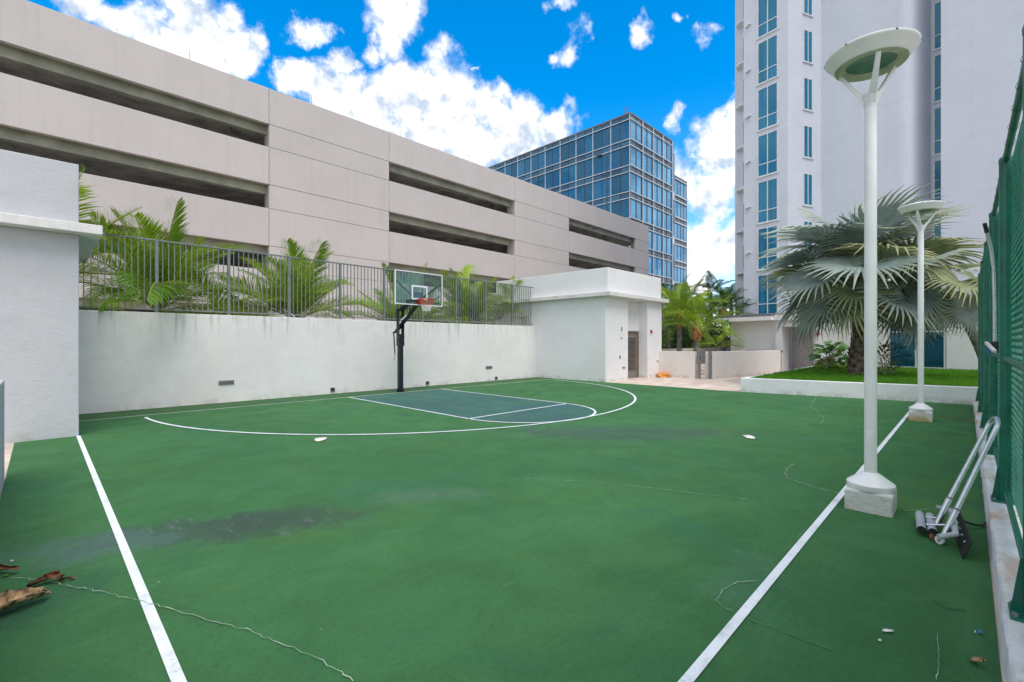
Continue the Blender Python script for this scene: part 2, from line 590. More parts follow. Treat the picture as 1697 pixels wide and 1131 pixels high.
M = {}
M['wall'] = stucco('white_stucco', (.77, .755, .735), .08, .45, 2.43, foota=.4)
M['block'] = stucco('shade_grey_stucco', (.50, .51, .535), .09, 0)  # greyed copy of the white stucco, the left block's shade put into its colour
M['shed'] = stucco('white_stucco_room', (.76, .76, .765), .05, 0)
M['ledge'] = stucco('white_ledge', (.72, .71, .69), .16, .12, 3.80, foot=False, drip=.3)
M['low'] = stucco('cream_stucco', (.74, .70, .66), .08, 0)
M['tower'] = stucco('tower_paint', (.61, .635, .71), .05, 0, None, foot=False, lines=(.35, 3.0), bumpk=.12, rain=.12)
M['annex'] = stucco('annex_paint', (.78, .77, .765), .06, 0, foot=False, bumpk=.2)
M['planter'] = stucco('planter_paint', (.80, .80, .82), .10, 0)
M['garage'] = stucco('garage_precast', (.555, .51, .495), .05, 0, foot=False, bumpk=.1, rain=.22, pervar=.12)
M['joint'] = plain('joint_sealant', (.30, .275, .27), .9)
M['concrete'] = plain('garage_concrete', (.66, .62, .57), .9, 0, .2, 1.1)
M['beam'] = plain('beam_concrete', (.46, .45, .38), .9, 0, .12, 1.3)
M['court'] = court_mat('court_green', (.048, .150, .056), (.062, .182, .068))
M['key'] = court_mat('court_key', (.060, .150, .122), (.052, .125, .118), True)
M['apron'] = court_mat('court_apron', (.052, .125, .052), (.060, .150, .062), True)
M['line'] = paint_line('line_paint', (.74, .77, .82))
M['linethin'] = paint_line('line_paint_thin', (.58, .66, .55))
M['crack'] = plain('crack_filler', (.32, .40, .30), .9, 0, .25, 9)
M['crackdark'] = plain('crack_dark', (.10, .16, .10), .9, 0, .2, 9)
M['paving'] = plain('beige_paving', (.62, .52, .44), .8, 0, .12, 1.6, bmp=.15)
M['ground'] = plain('far_ground', (.14, .15, .10), .95, 0, .2, .3)
M['rail'] = plain('rail_grey', (.175, .205, .205), .45, .1, .1)
M['hoop'] = plain('hoop_black', (.012, .016, .024), .38, 0, .1)
M['white'] = plain('white_paint', (.76, .77, .79), .42, 0, .03)
M['lampwhite'] = plain('lamp_white', (.80, .80, .80), .4, 0, .03, 3.0)
M['lampunder'] = plain('lamp_underside', (.55, .57, .42), .55, 0, .1)
M['red'] = plain('rim_red', (.42, .035, .02), .45)
M['alarm'] = plain('alarm_red', (.38, .012, .016), .35)
M['net'] = plain('net_white', (.72, .70, .70), .8)
M['netred'] = plain('net_red', (.55, .09, .07), .8)
M['metal'] = plain('aluminium', (.62, .64, .68), .28, .9, .06)
M['grey'] = plain('grey_metal', (.22, .225, .235), .5, .3)
M['darkgrey'] = plain('dark_box', (.035, .035, .035), .7)
M['vent'] = plain('vent_grey', (.22, .23, .22), .6)
M['door'] = plain('door_taupe', (.20, .17, .145), .5)
M['black'] = plain('black_rubber', (.012, .012, .014), .55)
M['foam'] = plain('grey_foam', (.40, .42, .46), .7)
M['green'] = plain('fence_green', (.008, .15, .10), .35, 0, .15)
M['mull'] = plain('mullion_white', (.55, .60, .67), .4)
M['mulldark'] = plain('mullion_dark', (.03, .045, .07), .4)
M['officecap'] = plain('office_cap', (.13, .145, .17), .5)
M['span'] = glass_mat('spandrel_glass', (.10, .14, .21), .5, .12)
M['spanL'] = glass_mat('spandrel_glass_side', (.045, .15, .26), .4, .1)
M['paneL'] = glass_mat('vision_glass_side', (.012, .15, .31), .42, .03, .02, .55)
M['paneR'] = glass_mat('vision_glass_front', (.11, .38, .66), .65, .03, .02, .65)  # same office glass, this facade's brighter sky reflection put into a paler tint
M['blue'] = plain('blue_panel', (.05, .21, .42), .3)
def curtain_glass():
    m, nt, b = new_mat('tower_glass')
    f = noise(nt, world_pos(nt, (11, 11, .12)), 1.0, 3, .6)
    oi = nt.nodes.new('ShaderNodeObjectInfo')
    c = mixc(nt, remap(nt, f, .35, .65), (.002, .13, .25), (.006, .22, .40))
    c = mixc(nt, math_n(nt, 'MULTIPLY', oi.outputs['Random'], .45), c, (.004, .12, .20))
    nt.links.new(c, b.inputs['Base Color'])
    b.inputs['Metallic'].default_value = .15
    b.inputs['Roughness'].default_value = .06
    return m


M['teal'] = curtain_glass()
M['shop'] = glass_mat('lobby_glass', (.02, .12, .19), .5, .02, .01, .8)
M['frame'] = plain('window_frame', (.66, .68, .70), .5)
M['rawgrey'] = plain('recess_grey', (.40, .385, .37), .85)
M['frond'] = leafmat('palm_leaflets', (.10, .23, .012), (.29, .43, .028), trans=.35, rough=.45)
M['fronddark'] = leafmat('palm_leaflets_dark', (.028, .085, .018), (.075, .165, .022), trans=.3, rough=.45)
M['rachis'] = plain('palm_rachis', (.24, .27, .05), .5)
M['fan'] = leafmat('silver_fan', (.19, .265, .24), (.38, .46, .42), tip=(.44, .42, .20), trans=.14, rough=.55, rand=.5)
M['fangreen'] = leafmat('green_fan', (.21, .27, .13), (.31, .36, .20), tip=(.52, .42, .16), trans=.2, rough=.55)
M['petiole'] = plain('petiole', (.27, .28, .20), .6)
M['trunk'] = plain('palm_trunk', (.16, .125, .09), .95, 0, .35, 7, bmp=.8, bscale=14)
M['trunkgrey'] = plain('palm_trunk_grey', (.21, .19, .17), .95, 0, .25, 5, bmp=.6, bscale=12)
M['boot'] = plain('palm_fibre', (.36, .19, .06), .9, 0, .35, 9, bmp=.8, bscale=20)
M['bootdark'] = plain('palm_boot', (.085, .06, .045), .95, 0, .35, 9, bmp=.8, bscale=20)
M['grass'] = leafmat('lawn', (.07, .23, .010), (.14, .35, .018), trans=.3, rough=.6, rand=0, scale=2.5)
M['soil'] = plain('lawn_base', (.07, .18, .012), .95, 0, .25, 2.0)
M['monstera'] = leafmat('split_leaf', (.05, .20, .015), (.13, .34, .02), trans=.3, rough=.35)
M['croton'] = leafmat('croton_leaf', (.17, .07, .03), (.20, .19, .035), trans=.25, rough=.5)
M['dry'] = plain('dry_leaf', (.38, .25, .13), .85, 0, .6, 22, bmp=.6, bscale=30)
M['dryred'] = plain('dry_leaf_red', (.19, .075, .028), .8, 0, .6, 22, bmp=.6, bscale=30)
M['orange'] = plain('orange_cloth', (.68, .27, .07), .85, 0, .25, 12)
M['paper'] = plain('paper', (.75, .74, .70), .8)
M['block2'] = stucco('footing_paint', (.72, .72, .71), .22, 0, foot=True, footc=(.50, .33, .12), foota=1.0, bumpk=.6)
M['kerb'] = None


def kerb_mat():
    m, nt, b = new_mat('kerb_paint')
    vec = world_pos(nt)
    k = remap(nt, noise(nt, world_pos(nt, (.9, 2.4, 1)), 1.6, 7, .7), .46, .66)
    col = mixc(nt, remap(nt, noise(nt, vec, 5, 6, .7), .35, .65), (.56, .57, .58), (.70, .70, .71))
    col = mixc(nt, math_n(nt, 'MULTIPLY', k, .75), col, (.55, .30, .13))
    k2 = remap(nt, noise(nt, world_pos(nt, (1.2, 9, 1)), 2.2, 6, .7), .6, .72)
    col = mixc(nt, math_n(nt, 'MULTIPLY', k2, .35), col, (.30, .24, .18))
    nt.links.new(col, b.inputs['Base Color'])
    b.inputs['Roughness'].default_value = .85
    bump(nt, b, math_n(nt, 'ADD', noise(nt, vec, 16, 5), noise(nt, vec, 70, 3)), .4, .01)
    return m


M['kerb'] = kerb_mat()


def screen_mat():
    m, nt, b = new_mat('windscreen_mesh')
    vec = world_pos(nt)
    nt.links.new(mixc(nt, noise(nt, vec, 3, 4), (.003, .04, .03), (.005, .07, .05)), b.inputs['Base Color'])
    b.inputs['Roughness'].default_value = .6
    sep = nt.nodes.new('ShaderNodeSeparateXYZ'); nt.links.new(vec, sep.inputs[0])
    sx_ = math_n(nt, 'SINE', math_n(nt, 'MULTIPLY', math_n(nt, 'ADD', sep.outputs['X'], sep.outputs['Z']), 112.2), 0)
    sz_ = math_n(nt, 'SINE', math_n(nt, 'MULTIPLY', math_n(nt, 'SUBTRACT', sep.outputs['X'], sep.outputs['Z']), 112.2), 0)
    w = math_n(nt, 'MULTIPLY', math_n(nt, 'MULTIPLY', sx_, sz_), remap(nt, noise(nt, vec, 2.2, 4), .35, .6, .3, 1))
    k = remap(nt, w, .2, .5, .36, .92)
    tr = nt.nodes.new('ShaderNodeBsdfTransparent')
    tl = nt.nodes.new('ShaderNodeBsdfTranslucent'); tl.inputs['Color'].default_value = (.05, .42, .28, 1)
    m0 = nt.nodes.new('ShaderNodeMixShader'); m0.inputs[0].default_value = .6
    nt.links.new(b.outputs[0], m0.inputs[1]); nt.links.new(tl.outputs[0], m0.inputs[2])
    ms = nt.nodes.new('ShaderNodeMixShader')
    nt.links.new(k, ms.inputs[0]); nt.links.new(m0.outputs[0], ms.inputs[1]); nt.links.new(tr.outputs[0], ms.inputs[2])
    nt.links.new(ms.outputs[0], nt.nodes['Material Output'].inputs['Surface'])
    return m


M['screen'] = screen_mat()
M['wire'] = plain('vinyl_wire', (.022, .24, .17), .3, 0, .1)


def board_mat():
    m, nt, b = new_mat('backboard_glass')
    b.inputs['Base Color'].default_value = (.85, .95, .95, 1)
    b.inputs['Roughness'].default_value = .03
    tr = nt.nodes.new('ShaderNodeBsdfTransparent'); tr.inputs['Color'].default_value = (.80, .90, .90, 1)
    gl = nt.nodes.new('ShaderNodeBsdfGlossy'); gl.inputs['Roughness'].default_value = .04
    fr = nt.nodes.new('ShaderNodeFresnel'); fr.inputs['IOR'].default_value = 1.5
    ms = nt.nodes.new('ShaderNodeMixShader')
    nt.links.new(fr.outputs[0], ms.inputs[0]); nt.links.new(tr.outputs[0], ms.inputs[1]); nt.links.new(gl.outputs[0], ms.inputs[2])
    nt.links.new(ms.outputs[0], nt.nodes['Material Output'].inputs['Surface'])
    return m


M['board'] = board_mat()


def lens_mat():
    m, nt, b = new_mat('lamp_lens')
    vec = world_pos(nt)
    nt.links.new(mixc(nt, noise(nt, vec, 6, 3), (.05, .12, .10), (.20, .36, .30)), b.inputs['Base Color'])
    b.inputs['Roughness'].default_value = .12
    return m


M['lens'] = lens_mat()

# ------------------------------------------------------------------ ground, court, paving
PLN0, PLN1 = Vector((16.59, 5.48, 0)), Vector((17.55, -.11, 0))     # foot of the planter front
pdir = (PLN1 - PLN0).normalized()
PLN2 = PLN1 + pdir * 2.5


def flat(name, poly, z, mat, parent=None, kindname=None):
    mb = MB()
    mb.add([(p[0], p[1], z) for p in poly], [tuple(range(len(poly)))])
    o = mb.build(name, mat, parent)
    me = o.data
    if me.polygons[0].normal.z < 0:
        me.flip_normals()
    if kindname:
        kind(o, kindname)
    return o


flat('ground', [(-900, -900), (900, -900), (900, 900), (-900, 900)], -.03, M['ground'], None, 'structure')
paving = flat('paving', [(-6, -6), (60, -6), (60, 25), (-6, 25)], -.006, M['paving'], None, 'structure')
# paver slabs of the terrace beyond the court
mb = MB().box((0, 0, 0), (1.19, .59, .012))
slab_me = mb.mesh('paver', M['paving'])
for i in range(5):
    for j in range(11):
        x, y = 16.66 + i * 1.2, 5.6 + j * .6
        if x + 1.2 > 22.5 or y + .6 > 10.7 and x < 21.2 or y > 12:
            continue
        o = inst('paver', slab_me, paving, (x + (.4 if j % 2 else 0), y, -.013))
court = flat('court', [(-.3, -.12), (PLN1.x, -.12), (PLN0.x, PLN0.y), (16.6, 14.72), (-.3, 14.72)], 0, M['court'], None, 'structure')
flat('apron', [(.49, 13.44), (16.6, 13.44), (16.6, 14.70), (.49, 14.70)], .004, M['apron'], court)
keyp = [(6.56, 7.77), (10.04, 7.77), (10.04, 13.38), (6.56, 13.38)]
flat('key_paint', keyp, .004, M['key'], court)
arcp = [(8.3 + 1.74 * math.cos(a), 7.768 + 1.74 * math.sin(a)) for a in np.linspace(math.pi, 2 * math.pi, 28)]
flat('free_throw_paint', arcp, .004, M['key'], court)


def strip(name, pts, w, z, mat, parent, closed=False, jit=0, seed=0):
    rnd = random.Random(seed)
    mb = MB()
    P = [Vector((p[0], p[1], 0)) for p in pts]
    L, Rr = [], []
    for i, p in enumerate(P):
        d = (P[min(i + 1, len(P) - 1)] - P[max(i - 1, 0)]).normalized()
        n = Vector((-d.y, d.x, 0))
        ww = w / 2 * (1 + jit * rnd.uniform(-1, 1))
        L.append(p + n * ww); Rr.append(p - n * ww)
    vs = [(p.x, p.y, z) for p in L] + [(p.x, p.y, z) for p in Rr]
    n = len(P)
    mb.add(vs, [(n + i, n + i + 1, i + 1, i) for i in range(n - 1)])
    return mb.build(name, mat, parent)


strip('baseline', [(.50, 13.41), (16.5, 13.41)], .05, .008, M['linethin'], court)
strip('sideline', [(.48, 11.33), (.48, 1.4), (.48, -.10)], .056, .008, M['line'], court)
strip('half_court_line', [(.54, .99), (8, .99), (17.2, .99)], .056, .009, M['line'], court)
arc3 = [(8.78 + 7.14 * math.cos(a), 13.2 + 7.14 * math.sin(a)) for a in np.linspace(R(181.2), R(358.6), 90)]
strip('three_point_line', arc3, .062, .010, M['line'], court)
strip('lane_line', [(6.56, 13.38), (6.56, 7.77)], .055, .0085, M['line'], court)
strip('lane_line', [(10.04, 13.38), (10.04, 7.77)], .055, .0085, M['line'], court)
strip('free_throw_line', [(6.59, 7.77), (10.01, 7.77)], .055, .0092, M['line'], court)
strip('free_throw_arc', [(8.3 + 1.74 * math.cos(a), 7.74 + 1.70 * math.sin(a)) for a in np.linspace(math.pi, 2 * math.pi, 40)], .055, .0088, M['line'], court)


def crack(pxs, w, seed, mat='crack', wob=.02):
    rnd = random.Random(seed)
    G = [gz(u, v) for u, v in pxs]
    pts = []
    for a, b in zip(G[:-1], G[1:]):
        n = max(4, int((b - a).length / .035))
        for i in range(n):
            p = a.lerp(b, i / n)
            pts.append((p.x + rnd.uniform(-wob, wob), p.y + rnd.uniform(-wob, wob)))
    pts.append((G[-1].x, G[-1].y))
    strip('crack', pts, w, .012, M[mat], court, jit=.7, seed=seed)


crack([(22, 960), (60, 962), (150, 980), (240, 1000), (330, 1027), (400, 1044), (460, 1066), (520, 1090), (560, 1113), (585, 1133)], .0042, 1, wob=.011)
crack([(870, 794), (985, 800), (1110, 814), (1240, 829)], .0045, 2, wob=.015)
crack([(1316, 770), (1303, 778), (1302, 793), (1330, 803), (1390, 820)], .008, 3, wob=.015)
crack([(1352, 660), (1343, 674), (1366, 694), (1360, 703)], .010, 4, wob=.02)
crack([(1255, 966), (1222, 967), (1198, 980), (1187, 997), (1198, 1009), (1215, 1016)], .004, 5, 'crack', .004)
crack([(1500, 848), (1540, 846), (1570, 847)], .006, 6, wob=.01)
crack([(1552, 1050), (1556, 1090), (1552, 1131)], .0035, 7, wob=.004)
crack([(1240, 1028), (1300, 1050), (1380, 1080)], .005, 8, 'crackdark', .006)

# ------------------------------------------------------------------ long court wall
w = thing('court_wall', 'long white stucco wall behind the basketball hoop with drip stains', 'wall')
mb = MB().box((.3, 14.70, -.03), (16.60, 15.02, 2.43))
mb.build('wall_body', M['wall'], w, bevel=.012)
for u, v in ((375, 634), (810, 609)):
    Z = 14.70 / (-(u - 848.5) / 768.7 * cs + sn)
    p = wp(u, Z, v)
    mb = MB().box((p.x - .19, 14.676, p.z - .055), (p.x + .19, 14.699, p.z + .055))
    sl = mb.build('step_light', M['vent'], w, bevel=.005)
    for k in range(3):
        mb = MB().box((p.x - .165, 14.664, p.z - .036 + k * .028), (p.x + .165, 14.675, p.z - .022 + k * .028))
        mb.build('louvre', M['grey'], sl)
for u, v in ((551, 646), (708, 635), (822, 627)):
    Z = 14.70 / (-(u - 848.5) / 768.7 * cs + sn)
    p = wp(u, Z, v)
    mb = MB()
    for (x0, x1, z0, z1) in ((-.07, .07, .05, .066), (-.07, .07, -.066, -.05), (-.07, -.055, -.05, .05), (.055, .07, -.05, .05)):
        mb.box((p.x + x0, 14.672, p.z + z0), (p.x + x1, 14.699, p.z + z1))
    dr = mb.build('drain_outlet', M['door'], w)
    MB().box((p.x - .054, 14.686, p.z - .049), (p.x + .054, 14.698, p.z + .049)).build('hole', M['darkgrey'], dr)

# ------------------------------------------------------------------ railing on the wall
r = thing('wall_railing', 'grey metal picket railing along the top of the long court wall', 'railing')
YR = 14.86
MB().box((.52, YR - .025, 4.27), (16.55, YR + .025, 4.31)).build('top_rail', M['rail'], r, bevel=.004)
MB().box((.52, YR - .02, 2.50), (16.55, YR + .02, 2.535)).build('bottom_rail', M['rail'], r, bevel=.004)
post_me = MB().box((-.035, -.035, 2.43), (.035, .035, 4.268)).mesh('post', M['rail'])
pick_me = MB().box((-.011, -.011, 2.536), (.011, .011, 4.269)).mesh('picket', M['rail'])
x = 2.10
posts = [2.10 + 1.628 * k for k in range(9)]
for px_ in posts:
    inst('post', post_me, r, (px_, YR, 0))
xs = [2.10 + 1.628 / 13 * k for k in range(-12, 116)]
for k, px_ in enumerate(xs):
    if min(abs(px_ - q) for q in posts) < .05 or px_ > 16.5 or px_ < .55:
        continue
    inst('picket', pick_me, r, (px_, YR, 0))

# ------------------------------------------------------------------ white utility blocks left and right


def ledge_ring(name, x0, x1, y0, y1, z0, z1, out, mat, parent, open_back=True):
    mb = MB()
    mb.box((x0 - out, y0 - out, z0), (x1 + out, y1, z1))
    return mb.build(name, mat, parent, bevel=.012)


b = thing('utility_block', 'pale stucco block with projecting ledge at the left edge', 'building')
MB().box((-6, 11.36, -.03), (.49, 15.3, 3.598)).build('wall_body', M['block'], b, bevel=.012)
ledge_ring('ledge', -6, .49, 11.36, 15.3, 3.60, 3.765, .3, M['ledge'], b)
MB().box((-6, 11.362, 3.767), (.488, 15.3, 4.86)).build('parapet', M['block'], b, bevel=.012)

b = thing('equipment_room', 'white stucco equipment room with ledge and louvred door beside the court', 'building')
XA, XB, YA, YB = 16.60, 21.35, 10.82, 17.5
MB().box((XA, YA, -.03), (18.40, YB, 3.598)).build('wall_body', M['shed'], b, bevel=.01)
MB().box((19.95, YA - .12, -.03), (XB, YB, 3.598)).build('side_pier', M['shed'], b, bevel=.01)
MB().box((18.40, 11.16, 2.20), (19.95, YB, 3.598)).build('door_head', M['shed'], b)
MB().box((18.40, 11.60, -.03), (19.95, YB, 2.20)).build('back_wall', M['shed'], b)
MB().box((XA - .27, YA - .38, 3.60), (XB + .27, YB, 3.77)).build('ledge', M['ledge'], b, bevel=.012)
MB().box((XA + .002, YA - .1, 3.772), (XB - .002, YB, 4.81)).build('parapet', M['shed'], b, bevel=.012)
d = MB().box((18.47, 11.20, 0), (19.88, 11.24, 2.13)).build('door', M['door'], b)
MB().box((18.66, 11.192, .38), (19.73, 11.199, 1.86)).build('louvre_gap_shade', M['darkgrey'], d)  # dark sheet standing in for the shade in the slat gaps
mb = MB()
mb.box((18.40, 11.15, 0), (18.469, 11.25, 2.20)); mb.box((19.881, 11.15, 0), (19.949, 11.25, 2.20)); mb.box((18.469, 11.15, 2.131), (19.881, 11.25, 2.199))
mb.build('door_frame', M['door'], d, bevel=.005)
lv = MB().obox((0, 0, 0), (.52, 0, 0), (0, .016, .012), (0, -.003, .004)).mesh('louvre', M['door'])
for k in range(26):
    inst('louvre', lv, d, (19.2, 11.172, .42 + k * .055))
for (xx, zz, ww, hh, mt, nm) in ((17.72, 1.02, .035, .07, 'darkgrey', 'switch_box'), (18.02, .55, .11, .04, 'vent', 'step_light'), (17.85, 1.86, .08, .018, 'vent', 'bracket'), (17.86, 2.25, .04, .09, 'vent', 'wall_plate')):
    MB().box((xx - ww, YA - .022, zz - hh), (xx + ww, YA - .001, zz + hh)).build(nm, M[mt], b, bevel=.004)
MB().box((20.85, YA - .145, .72), (20.97, YA - .121, .80)).build('socket_box', M['vent'], b, bevel=.004)


def alarm(loc, nrm, label):
    nrm = Vector(nrm).normalized()
    s = Vector((0, 0, 1)).cross(nrm)
    t = thing('alarm_strobe', label, 'fire alarm', 'red fire alarms')
    p = Vector(loc)
    MB().obox(p + nrm * .016, s * .075, Vector((0, 0, .075)), nrm * .015).build('back_plate', M['alarm'], t, bevel=.006)
    MB().obox(p + nrm * .05 + Vector((0, 0, -.01)), s * .055, Vector((0, 0, .05)), nrm * .018).build('horn', M['alarm'], t, bevel=.01)
    MB().obox(p + nrm * .074 + Vector((0, 0, .02)), s * .025, Vector((0, 0, .018)), nrm * .006).build('strobe_lens', M['white'], t)


alarm((20.28, YA - .12, 2.18), (0, -1, 0), 'red fire alarm strobe on the equipment room pier')

# ------------------------------------------------------------------ low walls, gate
lw = tag(MB().box((21.12, 8.95, -.02), (21.32, YA - .122, 1.24)).build('low_wall', M['low'], bevel=.012), 'short cream low wall between the equipment room and the gate', 'wall', 'cream low walls')
dl = Vector((27.6, 7.1, 0)) - Vector((21.47, 8.45, 0))
dn = Vector((-dl.y, dl.x, 0)).normalized() * .2
q = [Vector((21.47, 8.45, 0)) + dl * t for t in np.linspace(0, 1, 6)]
q[4] += dn * .2; q[3] += dn * .15
poly = [(p.x, p.y) for p in q] + [((p + dn).x, (p + dn).y) for p in reversed(q)]
tag(MB().prism(poly, -.02, 1.24).build('low_wall', M['low'], bevel=.012), 'long cream low wall from the gate to the lobby doorway', 'wall', 'cream low walls')
tag(MB().box((21.4, 13.1, -.02), (37.5, 13.35, 1.26)).build('low_wall', M['low'], bevel=.012), 'far cream low wall in front of the green palms', 'wall', 'cream low walls')
for (x, y, lab) in ((21.15, 8.80, 'grey steel gate post ending the short low wall'), (21.42, 8.40, 'grey steel gate post at the start of the long low wall')):
    t = thing('gate_post', lab, 'gate post', 'gate posts', (x, y, 0))
    MB().box((-.03, -.05, 0), (.14, .05, 1.25)).build('post', M['grey'], t, bevel=.006)
    MB().box((-.045, -.065, 0), (.155, .065, .02)).build('foot_plate', M['grey'], t)
    MB().box((.02, -.07, .95), (.06, -.051, 1.05)).build('latch', M['mulldark'], t)
t = thing('garden_steps', 'shallow beige steps seen through the gate gap', 'steps')
for k in range(3):
    MB().box((23.6 + .45 * k, 8.6, 0), (27, 12.9, .14 * (k + 1))).build('step', M['paving'], t, bevel=.01)
mb = MB()
rnd = random.Random(5)
n = 18
vs, fs = [], []
for i in range(9):
    fi = i / 8
    for k in range(n):
        a = 2 * math.pi * k / n
        rr = (.30 * math.cos(fi * math.pi / 2) ** .7 + .01) * (1 + .28 * math.sin(3 * a + 4 * fi) + rnd.uniform(-.16, .16))
        vs.append((rr * math.cos(a) * 1.2, rr * math.sin(a), .20 * math.sin(fi * math.pi / 2) * (1 + rnd.uniform(-.25, .25)) + .001))
for i in range(8):
    for k in range(n):
        fs.append((i * n + k, i * n + (k + 1) % n, (i + 1) * n + (k + 1) % n, (i + 1) * n + k))
mb.add(vs, fs)
o = mb.build('cloth_heap', M['orange'], smooth=50)
o.location = (20.95, 10.42, .001)
o.rotation_euler = (0, 0, .6)
tag(o, 'crumpled orange heap on the paving by the low wall', 'cloth heap')

# ------------------------------------------------------------------ basketball hoop
PX, PY = 8.50, 13.62
BX, BY = 8.64, 12.70
t = thing('basketball_hoop', 'black adjustable basketball hoop with clear glass backboard and red rim', 'basketball hoop')
MB().box((PX - .075, PY - .075, .022), (PX + .075, PY + .075, 1.95)).build('pole', M['hoop'], t, bevel=.012)
MB().box((PX - .17, PY - .17, 0), (PX + .17, PY + .17, .021)).build('base_plate', M['hoop'], t, bevel=.004)
mb = MB()
for sx, sy in ((1, 0), (-1, 0), (0, 1), (0, -1)):
    c0 = Vector((PX + sx * .075, PY + sy * .075, .022))
    tt = Vector((-sy, sx, 0)) * .006
    a, b_, c_ = c0, c0 + Vector((sx * .085, sy * .085, 0)), c0 + Vector((0, 0, .16))
    mb.add([a - tt, b_ - tt, c_ - tt, a + tt, b_ + tt, c_ + tt], [(0, 1, 2), (5, 4, 3), (0, 3, 4, 1), (1, 4, 5, 2), (2, 5, 3, 0)])
mb.build('gusset', M['hoop'], t)
for sx in (-1, 1):
    MB().box((PX + sx * .092 - .010, PY - .085, 1.55), (PX + sx * .092 + .010, PY + .085, 2.80)).build('side_plate', M['hoop'], t, bevel=.004)
for zz in (1.62, 1.85):
    MB().tube([(PX - .13, PY - .05, zz), (PX + .13, PY - .05, zz)], .014, 8).build('bolt', M['grey'], t, smooth=40)
# parallelogram arms
for sx in (-1, 1):
    MB().beam((PX + sx * .06, PY + .02, 2.72), (BX + sx * .06, BY + .12, 3.22), .04, .07).build('upper_arm', M['hoop'], t, bevel=.005)
MB().beam((PX, PY + .28, 2.02), (BX, BY + .10, 2.93), .09, .10).build('lower_arm', M['hoop'], t, bevel=.006)
MB().beam((PX - .047, PY - .10, 2.40), (BX - .047, BY + .42, 2.70), .004, .05).build('height_scale', M['white'], t)
for sx in (-1, 1):
    MB().beam((BX + sx * .06, BY + .10, 3.05), (BX + sx * .86, BY + .035, 3.62), .045, .045).build('board_brace', M['hoop'], t, bevel=.004)
    MB().beam((BX + sx * .06, BY + .10, 3.0), (BX + sx * .84, BY + .035, 2.98), .03, .03).build('lower_brace', M['hoop'], t, bevel=.004)
MB().box((BX - .14, BY + .022, 2.84), (BX + .14, BY + .13, 3.30)).build('mount_bracket', M['hoop'], t, bevel=.006)
# crank actuator
MB().beam((PX - .02, PY + .22, 2.05), (PX - .10, PY + .30, 1.98), .07, .06).build('actuator_pivot', M['hoop'], t, bevel=.004)
MB().tube([(PX - .10, PY + .25, 2.0), (PX - .10, PY + .18, 1.30)], .022, 8).build('actuator_rod', M['hoop'], t, smooth=40)
MB().tube([(PX - .10, PY + .18, 1.30), (PX - .10, PY + .175, 1.18), (PX - .16, PY + .12, 1.16), (PX - .17, PY + .12, 1.05)], .012, 8).build('crank_handle', M['grey'], t, smooth=40)
# backboard
bd = MB().box((BX - .885, BY - .006, 2.90), (BX + .885, BY + .006, 3.91)).build('backboard', M['board'], t)
mb = MB()
for (x0, x1, z0, z1) in ((-.915, .915, 3.911, 3.941), (-.915, .915, 2.869, 2.899), (-.915, -.886, 2.899, 3.911), (.886, .915, 2.899, 3.911)):
    mb.box((BX + x0, BY - .02, z0), (BX + x1, BY + .02, z1))
mb.build('board_frame', M['white'], bd, bevel=.003)
mb = MB()
for (x0, x1, z0, z1) in ((-.305, .305, 3.46, 3.51), (-.305, .305, 3.05, 3.10), (-.305, -.255, 3.10, 3.46), (.255, .305, 3.10, 3.46)):
    mb.box((BX + x0, BY - .0105, z0), (BX + x1, BY - .0075, z1))
mb.build('target_square', M['white'], bd)
RC = Vector((BX, BY - .38, 3.05))
rim = MB().tube([RC + Vector((.229 * math.cos(a), .229 * math.sin(a), 0)) for a in np.linspace(0, 2 * math.pi, 37)], .012, 8, cap=False).build('rim', M['red'], t, smooth=60)
mb = MB()
mb.box((BX - .10, BY - .16, 3.02), (BX + .10, BY - .012, 3.06)); mb.box((BX - .11, BY - .028, 2.92), (BX + .11, BY - .011, 3.08))
mb.add([(BX - .09, BY - .03, 3.02), (BX + .09, BY - .03, 3.02), (BX - .05, BY - .15, 3.02), (BX + .05, BY - .15, 3.02), (BX - .05, BY - .03, 2.90), (BX + .05, BY - .03, 2.90)],
       [(0, 1, 5, 4), (2, 4, 5, 3), (0, 4, 2), (1, 3, 5)])
mb.build('rim_bracket', M['red'], rim)
# net: twelve strands each way, one wrapped over the rim as in the photo
mb, mb2 = MB(), MB()
NS, NL = 12, 5
prof = [(.229, -.012), (.205, -.10), (.17, -.19), (.14, -.27), (.125, -.33), (.12, -.38)]
for sgn in (1, -1):
    for k in range(NS):
        pts = []
        for i, (rr, zz) in enumerate(prof):
            a = 2 * math.pi * (k + sgn * i * .5) / NS
            pts.append(RC + Vector((rr * math.cos(a), rr * math.sin(a), zz)))
        mb2.tube(pts[:3], .006, 4, cap=False)
        mb.tube(pts[2:], .006, 4, cap=False)
mb.build('net', M['net'], t)
mb2.build('net_collar', M['netred'], t)

